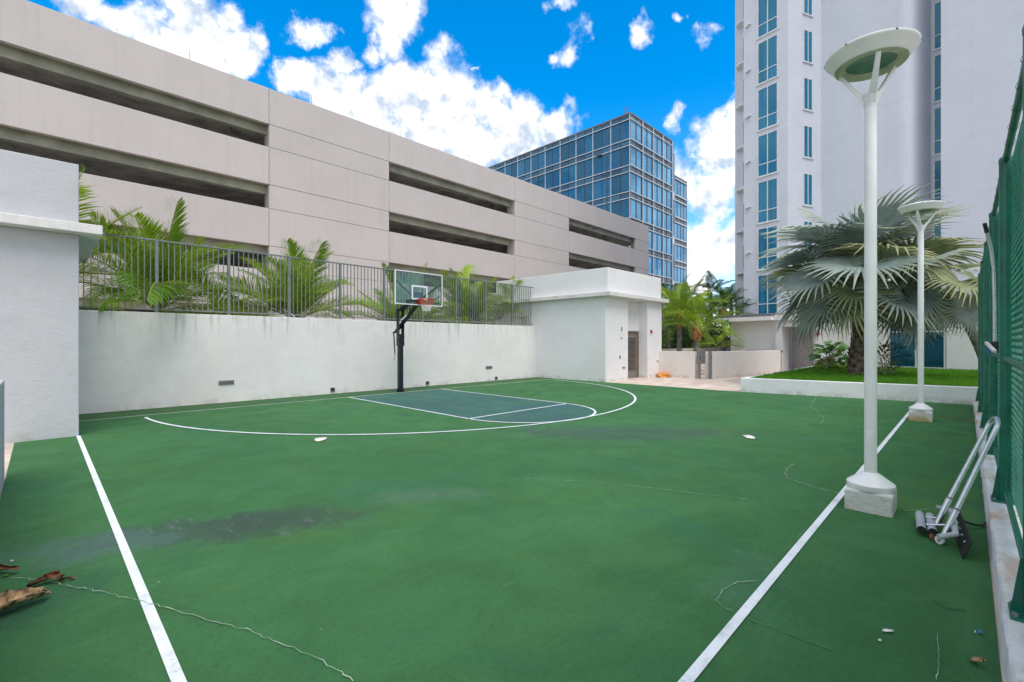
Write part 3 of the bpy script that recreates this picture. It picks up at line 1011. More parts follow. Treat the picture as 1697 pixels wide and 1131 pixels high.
# ------------------------------------------------------------------ lamps
def lamp(x, y, label, rot):
    t = thing('court_lamp', label, 'lamp post', 'white court lamps', (x, y, 0), 0)
    f_ = MB().box((-.19, -.19, -.01), (.19, .19, .205)).build('footing', M['block2'], t, bevel=.015)
    MB().lathe([(.0, .206), (.195, .206), (.20, .215), (.20, .262), (.185, .275), (.085, .350), (.065, .362), (.054, .37)], n=40).build('base_cover', M['lampwhite'], t, smooth=35)
    pole = MB().lathe([(.053, .36), (.051, 4.05)], n=28).build('pole', M['lampwhite'], t, smooth=40)
    MB().box((-.0555, -.03, .62), (-.050, .03, .78)).build('hatch', M['lampwhite'], pole, bevel=.003)
    MB().lathe([(.052, 4.051), (.054, 4.075), (.060, 4.12), (.075, 4.18), (.05, 4.185), (0, 4.17)], n=28).build('collar', M['lampwhite'], t, smooth=40)
    for k in range(3):
        a = rot + 2 * math.pi * k / 3
        d_ = Vector((math.cos(a), math.sin(a), 0))
        s_ = Vector((-d_.y, d_.x, 0))
        path = [(.040, 4.09, .030), (.068, 4.17, .030), (.125, 4.25, .026), (.19, 4.35, .022), (.262, 4.472, .020)]
        mb = MB(); vs = []
        for rr, zz, hw in path:
            p = d_ * rr + Vector((0, 0, zz))
            up = Vector((-d_.x * .5, -d_.y * .5, .5)) * .028
            vs += [p - s_ * hw - up, p + s_ * hw - up, p + s_ * hw + up, p - s_ * hw + up]
        fs = []
        for i in range(len(path) - 1):
            for j in range(4):
                fs.append((i * 4 + j, i * 4 + (j + 1) % 4, i * 4 + 4 + (j + 1) % 4, i * 4 + 4 + j))
        fs += [(3, 2, 1, 0), tuple(len(vs) - 4 + j for j in range(4))]
        mb.add(vs, fs)
        mb.build('arm', M['lampwhite'], t, bevel=.004)
    hd = MB().lathe([(.300, 4.476), (.376, 4.570), (.386, 4.582), (.386, 4.594), (.374, 4.604), (.30, 4.626), (.18, 4.645), (.06, 4.652), (0, 4.653)], n=56, cap=False).build('lamp_head', M['lampwhite'], t, smooth=40)
    MB().lathe([(.299, 4.474), (.300, 4.470), (.285, 4.468), (.222, 4.470), (.214, 4.480), (.206, 4.499)], n=56, cap=False).build('lamp_ring', M['lampunder'], hd, smooth=40)
    MB().lathe([(0, 4.509), (.12, 4.506), (.207, 4.500)], n=56, cap=False).build('lens', M['lens'], hd, smooth=40)
    for k in range(6):
        a = rot + .3 + k * math.pi / 3
        MB().box((-.008, -.008, -.006), (.008, .008, .006)).build('screw', M['darkgrey'], hd).location = (.384 * math.cos(a), .384 * math.sin(a), 4.588)
    return t


lamp(5.88, .70, 'tall white lamp post nearest the camera with saucer head', R(200))
lamp(13.25, .72, 'smaller-looking white lamp post farther along the fence line', R(170))

# ------------------------------------------------------------------ kerb and chain link fence (own axis, one degree off the court)
FA = TH - R(44.37)
fx = Vector((math.cos(FA), math.sin(FA), 0))
fy = Vector((fx.y, -fx.x, 0))          # to the right of the court


def F(tt, d, z):
    p = fx * tt + fy * d
    return Vector((p.x, p.y, z))


kb = thing('fence_kerb', 'white painted concrete kerb with rust stains under the green fence', 'kerb')
rnd = random.Random(3)
mb = MB()
N = 120
ts = np.linspace(-2, 17.42, N)
vs, fs = [], []
for tt in ts:
    j = rnd.uniform(-.006, .006)
    for d_, z_ in ((.137 + j, -.02), (.150 + j * .6, .135 + rnd.uniform(-.004, .004)), (.165 + j * .3, .15), (.56, .15), (.56, -.02)):
        vs.append(F(tt, d_, z_))
for i in range(N - 1):
    for k in range(4):
        fs.append((i * 5 + k, (i + 1) * 5 + k, (i + 1) * 5 + k + 1, i * 5 + k + 1))
mb.add(vs, fs)
o = mb.build('kerb_body', M['kerb'], kb, smooth=40)
bm = bmesh.new(); bm.from_mesh(o.data); bmesh.ops.recalc_face_normals(bm, faces=bm.faces); bm.to_mesh(o.data); bm.free()

fe = thing('chain_link_fence', 'tall green chain link fence with windscreen along the right side', 'fence')
FD, FH = .275, 3.42
gus = MB()
gus.box((-.10, -.10, 0), (.10, .10, .018))
base_me = gus.mesh('base_plate', M['green'])
gm = MB()
for sx, sy in ((1, 0), (-1, 0), (0, 1), (0, -1)):
    c0 = Vector((sx * .045, sy * .045, .018)); tt_ = Vector((-sy, sx, 0)) * .006
    a, b_, c_, e_ = c0, c0 + Vector((sx * .05, sy * .05, 0)), c0 + Vector((sx * .012, sy * .012, .30)), c0 + Vector((0, 0, .30))
    gm.add([a - tt_, b_ - tt_, c_ - tt_, e_ - tt_, a + tt_, b_ + tt_, c_ + tt_, e_ + tt_], [(0, 1, 2, 3), (7, 6, 5, 4), (0, 4, 5, 1), (1, 5, 6, 2), (2, 6, 7, 3), (3, 7, 4, 0)])
gus_me = gm.mesh('gusset', M['green'])
fpost_me = MB().lathe([(.048, .018), (.048, FH - .16)], n=18).mesh('post', M['green'], 40)
cap_me = MB().lathe([(.050, 0), (.052, .03), (.045, .055), (.0, .065)], n=18).mesh('post_cap', M['green'], 40)
bolt_me = MB().lathe([(.014, 0), (.014, .018), (0, .02)], n=6).mesh('bolt', M['grey'])
tie_me = MB().lathe([(.033, -.012), (.035, 0), (.033, .012)], n=14, cap=False).mesh('tie_band', M['green'], 50)
post_t = [3.85 - 2.64 + 2.64 * k for k in range(7)]
rz_f = FA
for tt in post_t:
    zb = .15 if tt < 17.5 else .47
    p = inst('post', fpost_me, fe, F(tt, FD, .15))
    inst('base_plate', base_me, p, (0, 0, 0), (0, 0, rz_f))
    inst('gusset', gus_me, p, (0, 0, 0), (0, 0, rz_f))
    inst('post_cap', cap_me, p, (0, 0, FH - .155 - .02))
    for sx in (-1, 1):
        for sy in (-1, 1):
            inst('bolt', bolt_me, p, (sx * .08, sy * .08, .018))
MB().tube([F(-1, FD, FH), F(8, FD, FH), F(17.6, FD, FH)], .026, 12).build('top_rail', M['green'], fe, smooth=50)
MB().tube([F(-1, FD, 1.52), F(8, FD, 1.52), F(17.6, FD, 1.52)], .024, 12).build('mid_rail', M['green'], fe, smooth=50)
MB().tube([F(-1, FD, .25), F(17.6, FD, .25)], .02, 8).build('bottom_rail', M['green'], fe, smooth=50)
for k in range(40):
    tt = 1.3 + k * .42
    for zz in (FH, 1.52):
        o = inst('tie_band', tie_me, fe, F(tt, FD, zz), (0, R(90), rz_f))
# woven wire
pit = .056
nz = int((FH - .24) / (pit / 2))
wires = int(17.6 / pit) + 1
prof = []
V, Fc = [], []
tri = [(math.cos(a) * .0036, math.sin(a) * .0036) for a in (R(90), R(210), R(330))]
zs = .25 + np.arange(nz + 1) * pit / 2
for wk in range(wires):
    t0 = -.6 + wk * pit
    base = len(V)
    for i, zz in enumerate(zs):
        tt = t0 + (pit if i % 2 else 0) * .5 * 2 * .52
        dd = FD + .036 + (.003 if i % 2 else -.003)
        for a, b_ in tri:
            p = fx * (tt + a) + fy * (dd + b_)
            V.append((p.x, p.y, zz))
    for i in range(len(zs) - 1):
        o0 = base + i * 3
        for k in range(3):
            k2 = (k + 1) % 3
            Fc.append((o0 + k, o0 + k2, o0 + 3 + k2, o0 + 3 + k))
mb = MB(); mb.v, mb.f = V, Fc
kind(mb.build('woven_wire', M['wire'], fe), 'stuff')
mb = MB()
mb.add([F(-1, FD + .062, .2), F(17.6, FD + .062, .2), F(17.6, FD + .062, FH - .03), F(-1, FD + .062, FH - .03),
        F(-1, FD + .066, .2), F(17.6, FD + .066, .2), F(17.6, FD + .066, FH - .03), F(-1, FD + .066, FH - .03)],
       [(0, 1, 2, 3), (7, 6, 5, 4), (0, 4, 5, 1), (3, 2, 6, 7), (1, 5, 6, 2), (0, 3, 7, 4)])
mb.build('windscreen', M['screen'], fe)

# ------------------------------------------------------------------ parking garage
g = thing('parking_garage', 'long beige precast parking garage with open horizontal slots', 'parking garage')
YG = 26.0
rows = [(13.05, 14.92), (9.90, 11.86), (6.70, 8.66), (3.50, 5.46), (-.03, 2.26)]
slots = [(11.86, 13.05), (8.66, 9.90), (5.46, 6.70), (2.26, 3.50)]
cols = [-26.0, -8.0, 8.38, 15.42, 26.77, 33.90, 48.73]
solid = [False, False, True, False, True, False]
G_ = .011
for i in range(6):
    x0, x1 = cols[i] + G_, cols[i + 1] - G_
    for z0, z1 in rows:
        MB().box((x0, YG, z0 + G_), (x1, YG + .25, z1 - (G_ if z1 < 14 else 0))).build('spandrel_panel', M['garage'], g, bevel=.008)
    for z0, z1 in slots:
        if solid[i]:
            MB().box((x0, YG + .002, z0 + G_), (x1, YG + .25, z1 - G_)).build('infill_panel', M['garage'], g, bevel=.008)
    if solid[i]:
        MB().box((cols[i] + .05, YG + .04, .0), (cols[i + 1] - .05, YG + .24, 14.5)).build('backing', M['joint'], g)
for xx in (8.38, 15.42, 26.77, 33.90):
    s = 1 if xx in (8.38, 26.77) else -1
    MB().box((min(xx + s * .06, xx + s * .55), YG + .251, 0), (max(xx + s * .06, xx + s * .55), YG + .9, 14.2)).build('column', M['garage'], g)
for z0, z1 in slots:
    MB().box((45.8, YG + .003, z0 + G_), (48.72, YG + .25, z1 - G_)).build('infill_panel', M['garage'], g, bevel=.008)
MB().box((46.2, YG + .26, 0), (48.4, YG + .8, 14.2)).build('column', M['garage'], g)
# decks, edge beams, back wall, tee ribs
for zt in (13.55, 10.40, 7.20, 4.0):
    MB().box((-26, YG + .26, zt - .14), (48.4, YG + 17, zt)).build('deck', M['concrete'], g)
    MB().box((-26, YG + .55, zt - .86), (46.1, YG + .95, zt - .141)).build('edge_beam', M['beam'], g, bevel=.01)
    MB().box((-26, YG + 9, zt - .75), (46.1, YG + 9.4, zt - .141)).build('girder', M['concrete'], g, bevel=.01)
for z0, z1 in rows[1:]:
    MB().box((-26, YG + 16.6, z0), (40.0, YG + 17.0, z1 - .3)).build('back_wall', M['concrete'], g)  # unseen rear of the decks, gaps shaped in to let sky light inside
for z0, z1 in rows:
    MB().box((48.45, YG + .252, z0), (48.70, YG + 17, z1 - .004)).build('end_spandrel', M['garage'], g)
for u, v in ((315, 82), (518, 158), (665, 213), (779, 262)):
    Z = YG / (-(u - 848.5) / 768.7 * cs + sn)
    p = wp(u, Z, v)
    MB().tube([(p.x, YG + .12, 14.915), (p.x, YG + .12, 15.45)], .012, 6).build('air_terminal', M['grey'], g)
for u, v in ((383, 200), (812, 335), (1000, 390)):
    Z = (YG + .9) / (-(u - 848.5) / 768.7 * cs + sn)
    p = wp(u, Z, v)
    zt = 12.96
    mb = MB().tube([(p.x, YG + .9, zt), (p.x, YG + .9, 12.55), (p.x + .35, YG + .9, 12.45)], .05, 6)
    mb.build('pipe_bracket', M['darkgrey'], g)

t = thing('roof_lamp', 'slim black lamp post standing on the garage roof deck', 'lamp post')
Y_ = 31.0
Z = Y_ / (-(1006 - 848.5) / 768.7 * cs + sn)
p0 = wp(1006, Z, 345); p1 = wp(1002, Z, 258)
MB().tube([(p0.x, p0.y, 13.55), (p0.x, p0.y, p1.z)], [.09, .06], 8).build('pole', M['mulldark'], t, smooth=50)
MB().tube([(p0.x, p0.y, p1.z - .02), (p0.x - .35, p0.y + .35, p1.z + .05)], .05, 6).build('arm', M['mulldark'], t)
o = MB().lathe([(.05, .12), (.36, .02), (.42, -.06), (.30, -.2), (.0, -.24)], n=16, cap=False).build('lamp_head', M['mulldark'], t, smooth=50)
o.location = (p0.x - .62, p0.y + .62, p1.z - .02)

# ------------------------------------------------------------------ glass office
of = thing('glass_office', 'blue glass office block with white mullions behind the garage', 'office building')
oc = wp(1044.5, 70, 188)
OX, OY = oc.x, oc.y
def yl(u):      # y on the plane x = OX
    a = (u - 848.5) / 768.7
    Z = OX / (a * sn + cs)
    return -a * Z * cs + Z * sn
def xr(u, Y):
    a = (u - 848.5) / 768.7
    Z = Y / (-a * cs + sn)
    return a * Z * sn + Z * cs
TOP = 36.2
lev = [(35.30, TOP - .12, 'span')]
z = 35.30
while z > 2:
    lev.append((z - 2.98, z, 'vis')); lev.append((z - 3.96, z - 2.98, 'span'))
    z -= 3.96
ylist = [OY + 3.35 * k for k in range(19)]
XE = xr(1112.3, OY)
nR = 4
xlist = [OX + (XE - OX) * k / nR for k in range(nR + 1)]
MB().box((OX + .08, OY + .08, 0), (XE - .05, ylist[-1], TOP - .15)).build('core', M['officecap'], of)
mb = MB().box((OX - .12, OY - .12, TOP - .12), (XE + .2, ylist[-1], TOP + .15)); mb.build('roof_cap', M['officecap'], of)
MB().box((xr(1085, OY + 1) , OY + 1.0, TOP), (XE + 1.2, OY + 12, TOP + 1.0)).build('penthouse', M['officecap'], of)
npane = 0
stuffL = MB()
for (z0, z1, kd) in lev:
    if z0 < 8:
        continue
    for i in range(18):
        # skip what the garage hides
        for hlf in (0, 1):
            ya, yb = ylist[i] + 1.675 * hlf + .06, ylist[i] + 1.675 * (hlf + 1) - .06
            Zc = OX * cs + (ya + yb) / 2 * sn
            rc = OX * sn - (ya + yb) / 2 * cs
            u = 848.5 + 768.7 * rc / Zc
            v = 567.2 - (z1 - EYE) * 768.7 / Zc
            vg = 145 + .3667 * (u - 446)
            if v > vg + 12 or u < 790:
                continue
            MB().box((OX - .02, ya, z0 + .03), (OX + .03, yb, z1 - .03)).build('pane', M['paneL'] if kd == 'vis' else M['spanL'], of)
            npane += 1
    for i in range(nR):
        wx = (xlist[1] - xlist[0]) / 2
        for hlf in (0, 1):
            xa, xb = xlist[i] + wx * hlf + .12, xlist[i] + wx * (hlf + 1) - .12
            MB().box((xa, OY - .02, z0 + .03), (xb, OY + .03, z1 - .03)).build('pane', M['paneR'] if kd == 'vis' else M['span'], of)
            npane += 1
for y in ylist:
    MB().box((OX - .12, y - .06, 8), (OX + .05, y + .06, TOP - .13)).build('mullion', M['mull'], of)
for i in range(18):
    MB().box((OX - .06, ylist[i] + 1.675 - .04, 8), (OX + .05, ylist[i] + 1.675 + .04, TOP - .13)).build('thin_mullion', M['mulldark'], of)
for i, x in enumerate(xlist):
    MB().box((x - .20, OY - .06, 5), (x + .10, OY + .05, TOP - .13)).build('mullion', M['mulldark' if i else 'mull'], of)
    if i:
        MB().box((x + .102, OY - .2, 5), (x + .24, OY + .05, TOP - .13)).build('mullion', M['mull'], of)
for i in range(nR):
    x = xlist[i] + (xlist[1] - xlist[0]) / 2
    MB().box((x - .12, OY - .06, 5), (x + .12, OY + .05, TOP - .13)).build('thin_mullion', M['mulldark'], of)
for (z0, z1, kd) in lev:
    if z0 < 5:
        continue
    for zz in ((z0,) if kd == 'span' and z1 > 35.5 else (z0, )):
        mb = MB()
        mb.box((OX - .24, OY - .26, zz - .06), (OX - .165, ylist[-1], zz + .06))
        mb.box((OX - .165, OY - .26, zz - .06), (XE - .3, OY - .205, zz + .06))
        mb.build('transom_band', M['mull'], of)
# recessed strip and lower wing on the right
XS = xr(1116.5, OY + 1.0)
MB().box((XE + .1, OY + .9, 0), (XS + .2, OY + 8, TOP - 1.0)).build('recess_strip', M['blue'], of)
for k in range(6):
    zz = 27.6 - 3.96 * k
    MB().box((XE + .35, OY + .82, zz - .75), (XS - .1, OY + .899, zz + .75)).build('strip_panel', M['mull' if k % 2 == 0 else 'officecap'], of)
wingY = OY + 1.6
xw0, xw1 = xr(1117, wingY), xr(1137.5, wingY)
WT = EYE + (567.2 - 291) * (wingY / (-(1117 - 848.5) / 768.7 * cs + sn)) / 768.7
MB().box((xw0, wingY + .08, 0), (xw1, wingY + 20, WT - .2)).build('wing_core', M['officecap'], of)
MB().box((xw0 - .1, wingY - .1, WT - .19), (xw1 + .1, wingY + 20, WT + .1)).build('wing_cap', M['officecap'], of)
ww = (xw1 - xw0) / 4
for (z0, z1, kd) in lev:
    if z1 > WT + .5 or z0 < 5:
        continue
    z1 = min(z1, WT - .25)
    for i in range(4):
        MB().box((xw0 + ww * i + .1, wingY - .02, z0 + .03), (xw0 + ww * (i + 1) - .1, wingY + .05, z1 - .03)).build('pane', M['paneR'] if kd == 'vis' else M['span'], of)
    MB().box((xw0, wingY - .22, z0 - .11), (xw1, wingY - .05, z0 + .11)).build('transom_band', M['mull'], of)
for i in range(5):
    MB().box((xw0 + ww * i - .13, wingY - .04, 5), (xw0 + ww * i + .13, wingY + .06, WT - .2)).build('mullion', M['mulldark'], of)
mb = MB()
mb.tube([(OX + .8, OY + 1.5, TOP), (OX + .8, OY + 1.5, TOP + 1.7)], .06, 5); mb.tube([(OX + .8, OY + 1.5, TOP + .2), (OX + 1.3, OY + .9, TOP + 1.9)], .05, 5)
mb.build('roof_davit', M['officecap'], of)

# ------------------------------------------------------------------ white residential tower
PHI = R(11.0)
e1 = Vector((math.cos(PHI), -math.sin(PHI), 0))
e2 = Vector((math.sin(PHI), math.cos(PHI), 0))
e69 = rz(math.sin(R(69)), math.cos(R(69)))


def on_ray(p, d, u):
    """point p + t d that shows at image column u"""
    a = (u - 848.5) / 768.7
    def rzc(q): return (q.x * sn - q.y * cs, q.x * cs + q.y * sn)
    r0, Z0 = rzc(p); r1, Z1 = rzc(d)
    t_ = (a * Z0 - r0) / (r1 - a * Z1)
    return p + d * t_


tw = thing('residential_tower', 'tall white residential tower with teal window columns', 'apartment tower')
Pw = rz(.5743 * 29.05, 29.05)                 # right jamb of the first window column
cA = on_ray(Pw, e2, 1306)
cL = on_ray(Pw, e2, 1232)
cB = on_ray(cA, e69, 1360)
cC = on_ray(cB, e2, 1508)
cD = on_ray(cC, e69, 1543)
cE = cD - e2 * 1.3
cF = rz(.9243 * 25.0, 25.0)
cG = cF - e2 * 20
rL = cL + e1 * 2.6
rL2 = on_ray(rL, e2, 1218)
HT = 44.0
foot = [rL2, rL, cL, cA, cB, cC, cD, cE, cF + e1 * 2.5, cF, cG, cG + e1 * 22, rL2 + e1 * 26]
# rounded convex corners
def rounded(poly, idx, rad, n=5):
    out = []
    for i, p in enumerate(poly):
        if i in idx:
            a = (poly[i - 1] - p).normalized(); b_ = (poly[(i + 1) % len(poly)] - p).normalized()
            for k in range(n + 1):
                t_ = k / n
                q1 = p + a * rad * (1 - t_); q2 = p + b_ * rad * t_
                out.append(q1.lerp(q2, t_))
        else:
            out.append(p)
    return out
foot_r = rounded(foot, {5}, .5)
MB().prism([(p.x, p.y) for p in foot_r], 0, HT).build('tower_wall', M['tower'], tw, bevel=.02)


def tower_window(p_left, p_right, z0, z1, nrm, parent, ncol=2, transom=.29, name='window', glass='teal'):
    """frame with recessed tinted panes; p_left/p_right are plan points, nrm points outdoors"""
    dx = (p_right - p_left); L = dx.length; dx.normalize()
    nrm = nrm.normalized()
    c0 = p_left
    w_ = MB()
    fr = .045
    def bar(a0, a1, zz0, zz1, dep0=-.02, dep1=.035):
        c_ = c0 + dx * (a0 + a1) / 2 + nrm * (dep0 + dep1) / 2
        w_.obox((c_.x, c_.y, (zz0 + zz1) / 2), dx * (a1 - a0) / 2, nrm * (dep1 - dep0) / 2, Vector((0, 0, (zz1 - zz0) / 2)))
    bar(-.04, fr, z0, z1); bar(L - fr, L + .04, z0, z1)
    bar(fr, L - fr, z0, z0 + fr); bar(fr, L - fr, z1 - fr, z1)
    zt = z0 + (z1 - z0) * transom
    for k in range(1, ncol):
        bar(L * k / ncol - .028, L * k / ncol + .028, z0 + fr, z1 - fr)
    if transom:
        for k in range(ncol):
            a0 = fr if k == 0 else L * k / ncol + .028
            a1 = L - fr if k == ncol - 1 else L * (k + 1) / ncol - .028
            bar(a0, a1, zt - .028, zt + .028)
    bar(-.08, L + .08, z0 - .07, z0 - .002, -.02, .07)
    o_ = w_.build(name, M['frame'], parent)
    zr = [(z0 + fr, zt - .028), (zt + .028, z1 - fr)] if transom else [(z0 + fr, z1 - fr)]
    for k in range(ncol):
        for za, zb in zr:
            a0 = fr if k == 0 else L * k / ncol + .028
            a1 = L - fr if k == ncol - 1 else L * (k + 1) / ncol - .028
            c_ = c0 + dx * (a0 + a1) / 2 + nrm * .008
            MB().obox((c_.x, c_.y, (za + zb) / 2), dx * (a1 - a0) / 2, nrm * .004, Vector((0, 0, (zb - za) / 2))).build('pane', M[glass], o_)
    return o_


wA0, wA1 = on_ray(Pw, e2, 1256), on_ray(Pw, e2, 1289)
nA = -e1
nB = Vector((e69.y, -e69.x, 0)); nB = nB if nB.dot(cB) < 0 else -nB
wB0, wB1 = on_ray(cA, e69, 1331.3), on_ray(cA, e69, 1345.7)
wD0, wD1 = cD - e2 * .12, cD - e2 * 1.15
rW0, rW1 = rL + e2 * 1.5, rL + e2 * .5
for k in range(10):
    zb = 3.35 + 3.0 * k
    tower_window(wA0, wA1, zb, zb + 2.66, nA, tw)
    tower_window(wB0, wB1, zb + .92, zb + 2.92, nB, tw, 2, 0)
    tower_window(wD0, wD1, zb, zb + 2.66, nA, tw, 1, glass='shop')
    tower_window(rW0, rW1, zb + .55, zb + 2.35, nA, tw, 1, 0)
    # semicircular balcony slab with a slim rail on the set-back strip
    cc = rL + e2 * 1.3
    pts = [cc + (-e1 * math.cos(a) + e2 * math.sin(a)) * .60 for a in np.linspace(-math.pi / 2, math.pi / 2, 18)]
    MB().prism([(p.x, p.y) for p in pts], zb + .20, zb + .33).build('balcony', M['annex'], tw, bevel=.01)
    # twin spotlights
    for uu in (1238.5, 1243):
        s = on_ray(Pw, e2, uu)
        c_ = s + nA * .09
        MB().obox((c_.x, c_.y, zb + 1.16 + (.06 if uu > 1240 else 0)), e2 * .07, nA * .09, Vector((0, 0, .045))).build('spotlight', M['frame'], tw, bevel=.01)

# ------------------------------------------------------------------ lobby annex at the tower's foot
an = thing('lobby_annex', 'white single storey lobby with flat roof and shaded doorway', 'lobby building')
PA = rz(.5821 * 26.6, 26.6)
def A(u): return on_ray(PA, e2, u)
a1296, a1352, a1207, a1285 = A(1296), A(1352), A(1207), A(1285)
TH_ = .35


def wallseg(p, q_, z0, z1, name='wall', thick=TH_, mat='annex', bev=.01, push=0.0):
    c_ = (p + q_) / 2 + e1 * (thick / 2 + push)
    d_ = (q_ - p)
    return MB().obox((c_.x, c_.y, (z0 + z1) / 2), d_ / 2, e1 * thick / 2, Vector((0, 0, (z1 - z0) / 2))).build(name, M[mat], an, bevel=bev)


wallseg(a1207, a1285, -.02, 2.93, push=.25)
wallseg(a1285, a1296, -.02, 2.93, 'door_pier', .8)
wallseg(a1296 , a1352, 2.55, 2.93, 'door_lintel', .6)
wallseg(a1352, A(1364), -.02, 2.93, 'door_pier', .6)
wallseg(A(1364), A(1470), -.02, 2.93, push=.06)
wallseg(A(1470), A(1567.5), -.02, .45, 'window_wall', push=.06)
wallseg(A(1470), A(1567.5), 2.78, 2.93, 'window_head', push=.06)
wallseg(A(1567.5), A(1760), -.02, 2.93, push=.06)
# doorway recess
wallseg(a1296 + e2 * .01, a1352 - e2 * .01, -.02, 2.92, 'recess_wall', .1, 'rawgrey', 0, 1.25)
c_ = A(1340) + e1 * .95
MB().obox((c_.x, c_.y, 1.45), e2 * .11, e1 * .11, Vector((0, 0, 1.47))).build('recess_column', M['annex'], an)
c_ = A(1351.7) + e1 * .98 - e2 * .06
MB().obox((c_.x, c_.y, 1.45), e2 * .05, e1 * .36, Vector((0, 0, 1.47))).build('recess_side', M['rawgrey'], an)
# roof slabs
rf0, rf1 = A(1190), A(1284)
c_ = (rf0 + rf1) / 2 + e1 * 1.3
MB().obox((c_.x, c_.y, 3.05), (rf1 - rf0) / 2, e1 * 1.75, Vector((0, 0, .115))).build('canopy_roof', M['annex'], an, bevel=.012)
c_ = (rf0 + rf1) / 2 + e1 * 1.3
MB().obox((c_.x, c_.y, 3.26), (rf1 - rf0) / 2 * .995, e1 * 1.70, Vector((0, 0, .085))).build('roof_flashing', M['grey'], an)
rf0, rf1 = A(1284.3), A(1760)
c_ = (rf0 + rf1) / 2 + e1 * 1.6
MB().obox((c_.x, c_.y, 3.07), (rf1 - rf0) / 2, e1 * 1.8, Vector((0, 0, .138))).build('roof', M['annex'], an, bevel=.012)
MB().obox((c_.x, c_.y, 3.29), (rf1 - rf0) / 2 * .99, e1 * 1.7, Vector((0, 0, .08))).build('roof_flashing', M['rawgrey'], an)
# lobby window
wl0, wl1 = A(1471) + e1 * .12, A(1566.5) + e1 * .12
dx = (wl1 - wl0); LW = dx.length; dx.normalize()
mbw = MB()
def bar(a0, a1, z0, z1):
    c_ = wl0 + dx * (a0 + a1) / 2
    mbw.obox((c_.x, c_.y, (z0 + z1) / 2), dx * (a1 - a0) / 2, e1 * .04, Vector((0, 0, (z1 - z0) / 2)))
W0, W1, WTm = .452, 2.778, 2.17
bar(0, .07, W0, W1); bar(LW - .07, LW, W0, W1); bar(LW / 2 - .035, LW / 2 + .035, W0 + .07, W1 - .07)
bar(.07, LW - .07, W0, W0 + .07); bar(.07, LW - .07, W1 - .07, W1)
bar(.07, LW / 2 - .035, WTm - .035, WTm + .035); bar(LW / 2 + .035, LW - .07, WTm - .035, WTm + .035)
win = mbw.build('lobby_window', M['frame'], an)
for a0, a1 in ((.07, LW / 2 - .035), (LW / 2 + .035, LW - .07)):
    for z0, z1 in ((W0 + .07, WTm - .035), (WTm + .035, W1 - .07)):
        c_ = wl0 + dx * (a0 + a1) / 2
        MB().obox((c_.x, c_.y, (z0 + z1) / 2), dx * (a1 - a0) / 2, e1 * .006, Vector((0, 0, (z1 - z0) / 2))).build('pane', M['shop'], win)
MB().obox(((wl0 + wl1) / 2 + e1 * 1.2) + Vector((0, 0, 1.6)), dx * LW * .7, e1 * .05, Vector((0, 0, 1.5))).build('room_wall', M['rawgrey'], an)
ap = A(1355.5)
alarm((ap.x, ap.y, 2.12), -e1, 'red fire alarm strobe beside the lobby doorway')
gp = A(1268)
t = thing('metal_counter', 'grey metal counter top showing over the long low wall', 'counter', None, (gp.x - .9, gp.y - .2, 0), -PHI - R(3))
MB().box((-.5, -.9, 1.10), (.3, .75, 1.22)).build('top', M['grey'], t, bevel=.01)
MB().box((-.42, -.8, 0), (.22, .65, 1.099)).build('cabinet', M['vent'], t, bevel=.008)
MB().tube([(-.56, -.5, 1.16), (-.56, .4, 1.16)], .015, 6).build('handle', M['metal'], t)

# ------------------------------------------------------------------ planter bed with lawn
pl = thing('lawn_planter', 'white planter wall holding the raised lawn at the court end', 'planter')
wn_ = Vector((-pdir.y, pdir.x, 0))
if wn_.x < 0:
    wn_ = -wn_
PH = .465
P3 = Vector((31.0, 5.75, 0))
def wallpath(a, b_, inn, z0, z1, name):
    poly = [a, b_, b_ + inn, a + inn]
    return MB().prism([(p.x, p.y) for p in poly], z0, z1).build(name, M['planter'], pl, bevel=.012)
wallpath(PLN0, PLN2, wn_ * .2, -.02, PH, 'front_wall')
sd = (P3 - PLN0).normalized(); sin_ = Vector((sd.y, -sd.x, 0))
wallpath(PLN0 + sd * .203 - Vector((0, .004, 0)), P3, sin_ * .2, -.02, PH - .004, 'side_wall')
LA = PLN0 + wn_ * .2 + sin_ * .19
back = [A(1365) + e1 * .08 , A(1700) + e1 * .08]
lawn_poly = [PLN0 + wn_ * .195 + pdir * .2, PLN2 + wn_ * .195, back[1], back[0], P3 + sin_ * .2, PLN0 + sd * .3 + sin_ * .195]
lawn = MB().prism([(p.x, p.y) for p in lawn_poly], 0, PH - .03).build('lawn_soil', M['soil'])
kind(lawn, 'structure')
lawn['label'] = 'raised lawn bed'
rnd = random.Random(21)


def inside(x, y, poly):
    c_ = False
    n = len(poly)
    for i in range(n):
        a, b_ = poly[i], poly[(i + 1) % n]
        if (a.y > y) != (b_.y > y) and x < (b_.x - a.x) * (y - a.y) / (b_.y - a.y) + a.x:
            c_ = not c_
    return c_


mb = MB()
xs_ = [p.x for p in lawn_poly]; ys_ = [p.y for p in lawn_poly]
V, Fc = [], []
cnt = 0
while cnt < 46000:
    x, y = rnd.uniform(min(xs_), max(xs_)), rnd.uniform(-1.2, max(ys_))
    if not inside(x, y, lawn_poly):
        continue
    if rnd.random() > min(1, (19.0 / max(14, x)) ** 2.2):
        continue
    cnt += 1
    a = rnd.uniform(0, math.pi); hh = rnd.uniform(.04, .10); wdt = rnd.uniform(.006, .012)
    dx_, dy_ = math.cos(a) * wdt, math.sin(a) * wdt
    lx, ly = rnd.uniform(-.04, .04), rnd.uniform(-.04, .04)
    o0 = len(V)
    V += [(x - dx_, y - dy_, PH - .032), (x + dx_, y + dy_, PH - .032), (x + lx * .4, y + ly * .4, PH - .03 + hh * .7), (x + lx, y + ly, PH - .03 + hh)]
    Fc += [(o0, o0 + 1, o0 + 2), (o0 + 1, o0 + 3, o0 + 2)]
mb.v, mb.f = V, Fc
gr = kind(mb.build('lawn_grass', M['grass']), 'stuff')
